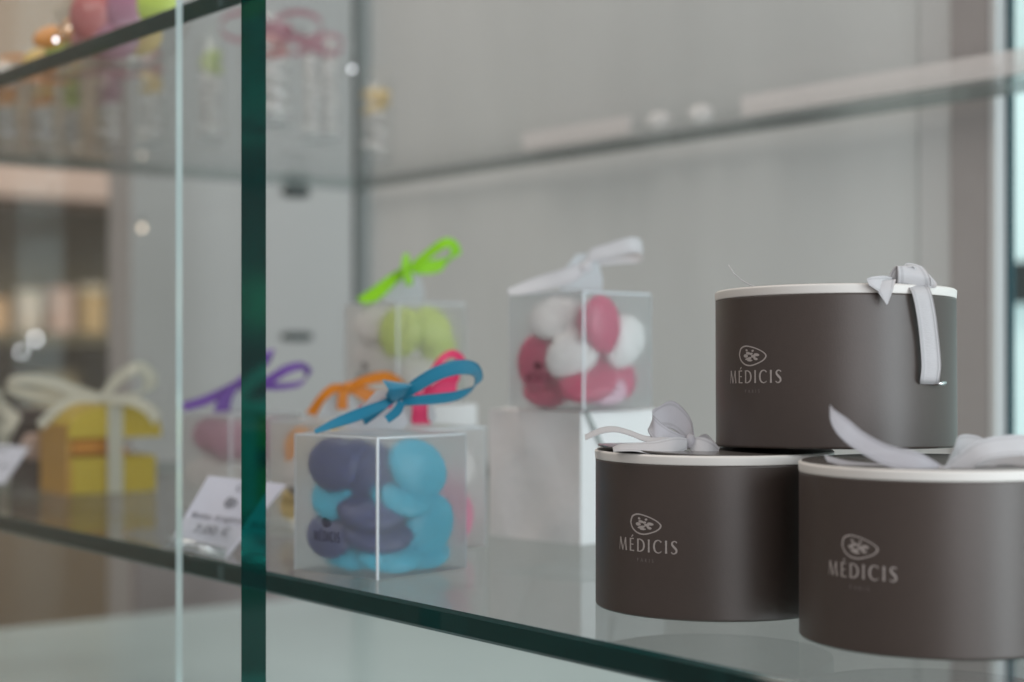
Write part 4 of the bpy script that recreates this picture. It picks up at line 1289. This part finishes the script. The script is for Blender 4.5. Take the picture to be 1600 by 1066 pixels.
vial(8, 232, 0.075, 0.012, ['white', 'orange', 'white'], 'clear vial at the left edge of the upper shelf, white and orange sweets', 'vial at the left edge', None)
vial(66, 236, 0.080, 0.013, ['white', 'white', 'orange', 'yellow', 'orange'], 'clear vial of orange and yellow sweets, second from the left on the upper shelf', 'vial of orange and yellow sweets', M['orange_rib'])
vial(112, 240, 0.080, 0.009, ['white', 'white', 'lime', 'lime'], 'narrow clear vial topped with lime sweets beside the orange vial', 'lime-topped vial', None)
vial(172, 232, 0.082, 0.013, ['white', 'white', 'mauve', 'mauve', 'mauve'], 'clear vial of mauve sweets left of the pale door edge', 'mauve vial', M['rose_rib'])
vial(236, 228, 0.085, 0.012, ['white', 'white', 'yellow', 'red'], 'clear vial of yellow and red sweets just left of the pale door edge', 'yellow and red vial', None)
vial(330, 222, 0.085, 0.011, ['white', 'white', 'white', 'lime'], 'clear vial between the two glass door edges, white sweets', 'vial between the door edges', None)
vial(428, 196, 0.085, 0.014, ['white', 'white', 'white', 'red', 'red'], 'wide clear vial of red and white sweets right of the green door edge', 'wide red and white vial', M['rose_rib'])
vial(488, 222, 0.092, 0.0098, ['white'] * 5, 'narrow vial of white sweets with a rose ribbon, left one of the close pair', 'narrow rose-ribboned vial', M['rose_rib'])
vial(516, 222, 0.090, 0.0085, ['white'] * 5, 'narrow vial of white sweets, right one of the close pair', 'narrow plain vial', None)
vial(588, 252, 0.074, 0.0155, ['white', 'white', 'yellow', 'yellow'], 'short vial of white and yellow sweets in the back corner of the upper shelf', 'short corner vial', None)

bp_ = px(190, 92, 1.02)
bowl = thing('sweet_bowl', 'clear glass bowl of pink and mauve sweets near the front of the upper shelf', 'bowl', (bp_.x, bp_.y, UPPER))
b = MB(); b.lathe([(0.0002, 0.001), (0.020, 0.001), (0.034, 0.010), (0.042, 0.030), (0.041, 0.030), (0.033, 0.0115), (0.019, 0.003), (0.0002, 0.003)], 40); b.obj('glass', VG, bowl, True)
inv = inv_of(bowl)
for (x, y, Zz, c, rl, where) in ((140, 24, 1.00, 'red', 80, 'standing leftmost in'), (160, 18, 1.01, 'pink', 70, 'second from the left in'), (196, 14, 1.00, 'mauve', 75, 'in the middle of'),
                                 (243, 4, 1.00, 'lime', 20, 'at the right of'), (178, 62, 1.0, 'mauve', 0, 'lying deep in'), (215, 56, 1.02, 'yellow', 0, 'lying right of the deep mauve one in'), (150, 62, 1.02, 'pink', 0, 'lying deep at the left of')):
    p = inv @ px(x, y, Zz)
    put_sweet(bowl, c, p.x * 1000, p.y * 1000, p.z * 1000, math.degrees(YAW) - 90, 5, rl, where + ' the clear sweet bowl', 'sugared almonds in the clear bowl', sc=0.95)
op = px(100, 112, 1.06)
pile = thing('foil_stand', 'small clear saucer under the orange sweets at the front of the upper shelf', 'saucer', (op.x, op.y, UPPER))
b = MB(); b.lathe([(0.0002, 0.0005), (0.016, 0.0005), (0.026, 0.004), (0.025, 0.005), (0.015, 0.002), (0.0002, 0.002)], 36); b.obj('dish', VG, pile, True)
inv = inv_of(pile)
for (x, y, Zz, c, where) in ((78, 58, 1.05, 'orange', 'left'), (116, 44, 1.05, 'orange', 'top right'), (96, 78, 1.05, 'lime', 'middle'), (62, 92, 1.06, 'yellow', 'lowest left'), (120, 72, 1.06, 'white', 'lower right')):
    p = inv @ px(x, y, Zz)
    put_sweet(pile, c, p.x * 1000, p.y * 1000, p.z * 1000, math.degrees(YAW) - 90, 30, 20, 'on the saucer of orange sweets, ' + where, 'sugared almonds on the upper shelf saucer', sc=0.66)
spot(87, 62, 1.035, 0.0011, M['glow_cool'], 'bright cool glint on the glass among the orange sweets')  # glowing ball added to imitate a glint on the glass
spot(108, 43, 1.035, 0.0010, M['glow'], 'warm glint on the glass among the orange sweets, right of the cool one')  # a second imitated glint, also a glowing ball
spot(550, 108, 1.50, 0.0016, M['glow_cool'], 'small cool glowing dot above the short vial in the corner')  # added glowing ball that shows as a soft dot

# white strips and beads added to imitate the highlight along the upper shelf's back
for (a, c, lab) in ((818, 985, 'short white highlight strip at the back of the upper shelf'), (1160, 1720, 'long white highlight strip at the back of the upper shelf, running off right')):
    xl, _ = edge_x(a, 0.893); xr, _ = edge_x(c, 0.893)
    t = thing('highlight_strip', lab, 'highlight', ((xl + xr) / 2, 0.893, UPPER))
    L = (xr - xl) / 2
    b = MB(); b.box(-L, L, -0.001, 0.001, 0.0004, 0.016); b.obj('front', M['highlight'], t)
    b = MB(); b.box(-L, L, 0.0011, 0.009, 0.0004, 0.0018); b.obj('foot', M['highlight'], t)
for (a, lab) in ((1030, 'white highlight bead on the upper shelf, left of the pair between the strips'), (1095, 'white highlight bead on the upper shelf, right of the pair between the strips')):
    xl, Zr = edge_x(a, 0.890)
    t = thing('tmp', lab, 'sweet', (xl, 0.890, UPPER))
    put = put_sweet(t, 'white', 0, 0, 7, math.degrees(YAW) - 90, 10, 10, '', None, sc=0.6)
    tag(put, lab); put['group'] = 'white beads between the highlight strips'
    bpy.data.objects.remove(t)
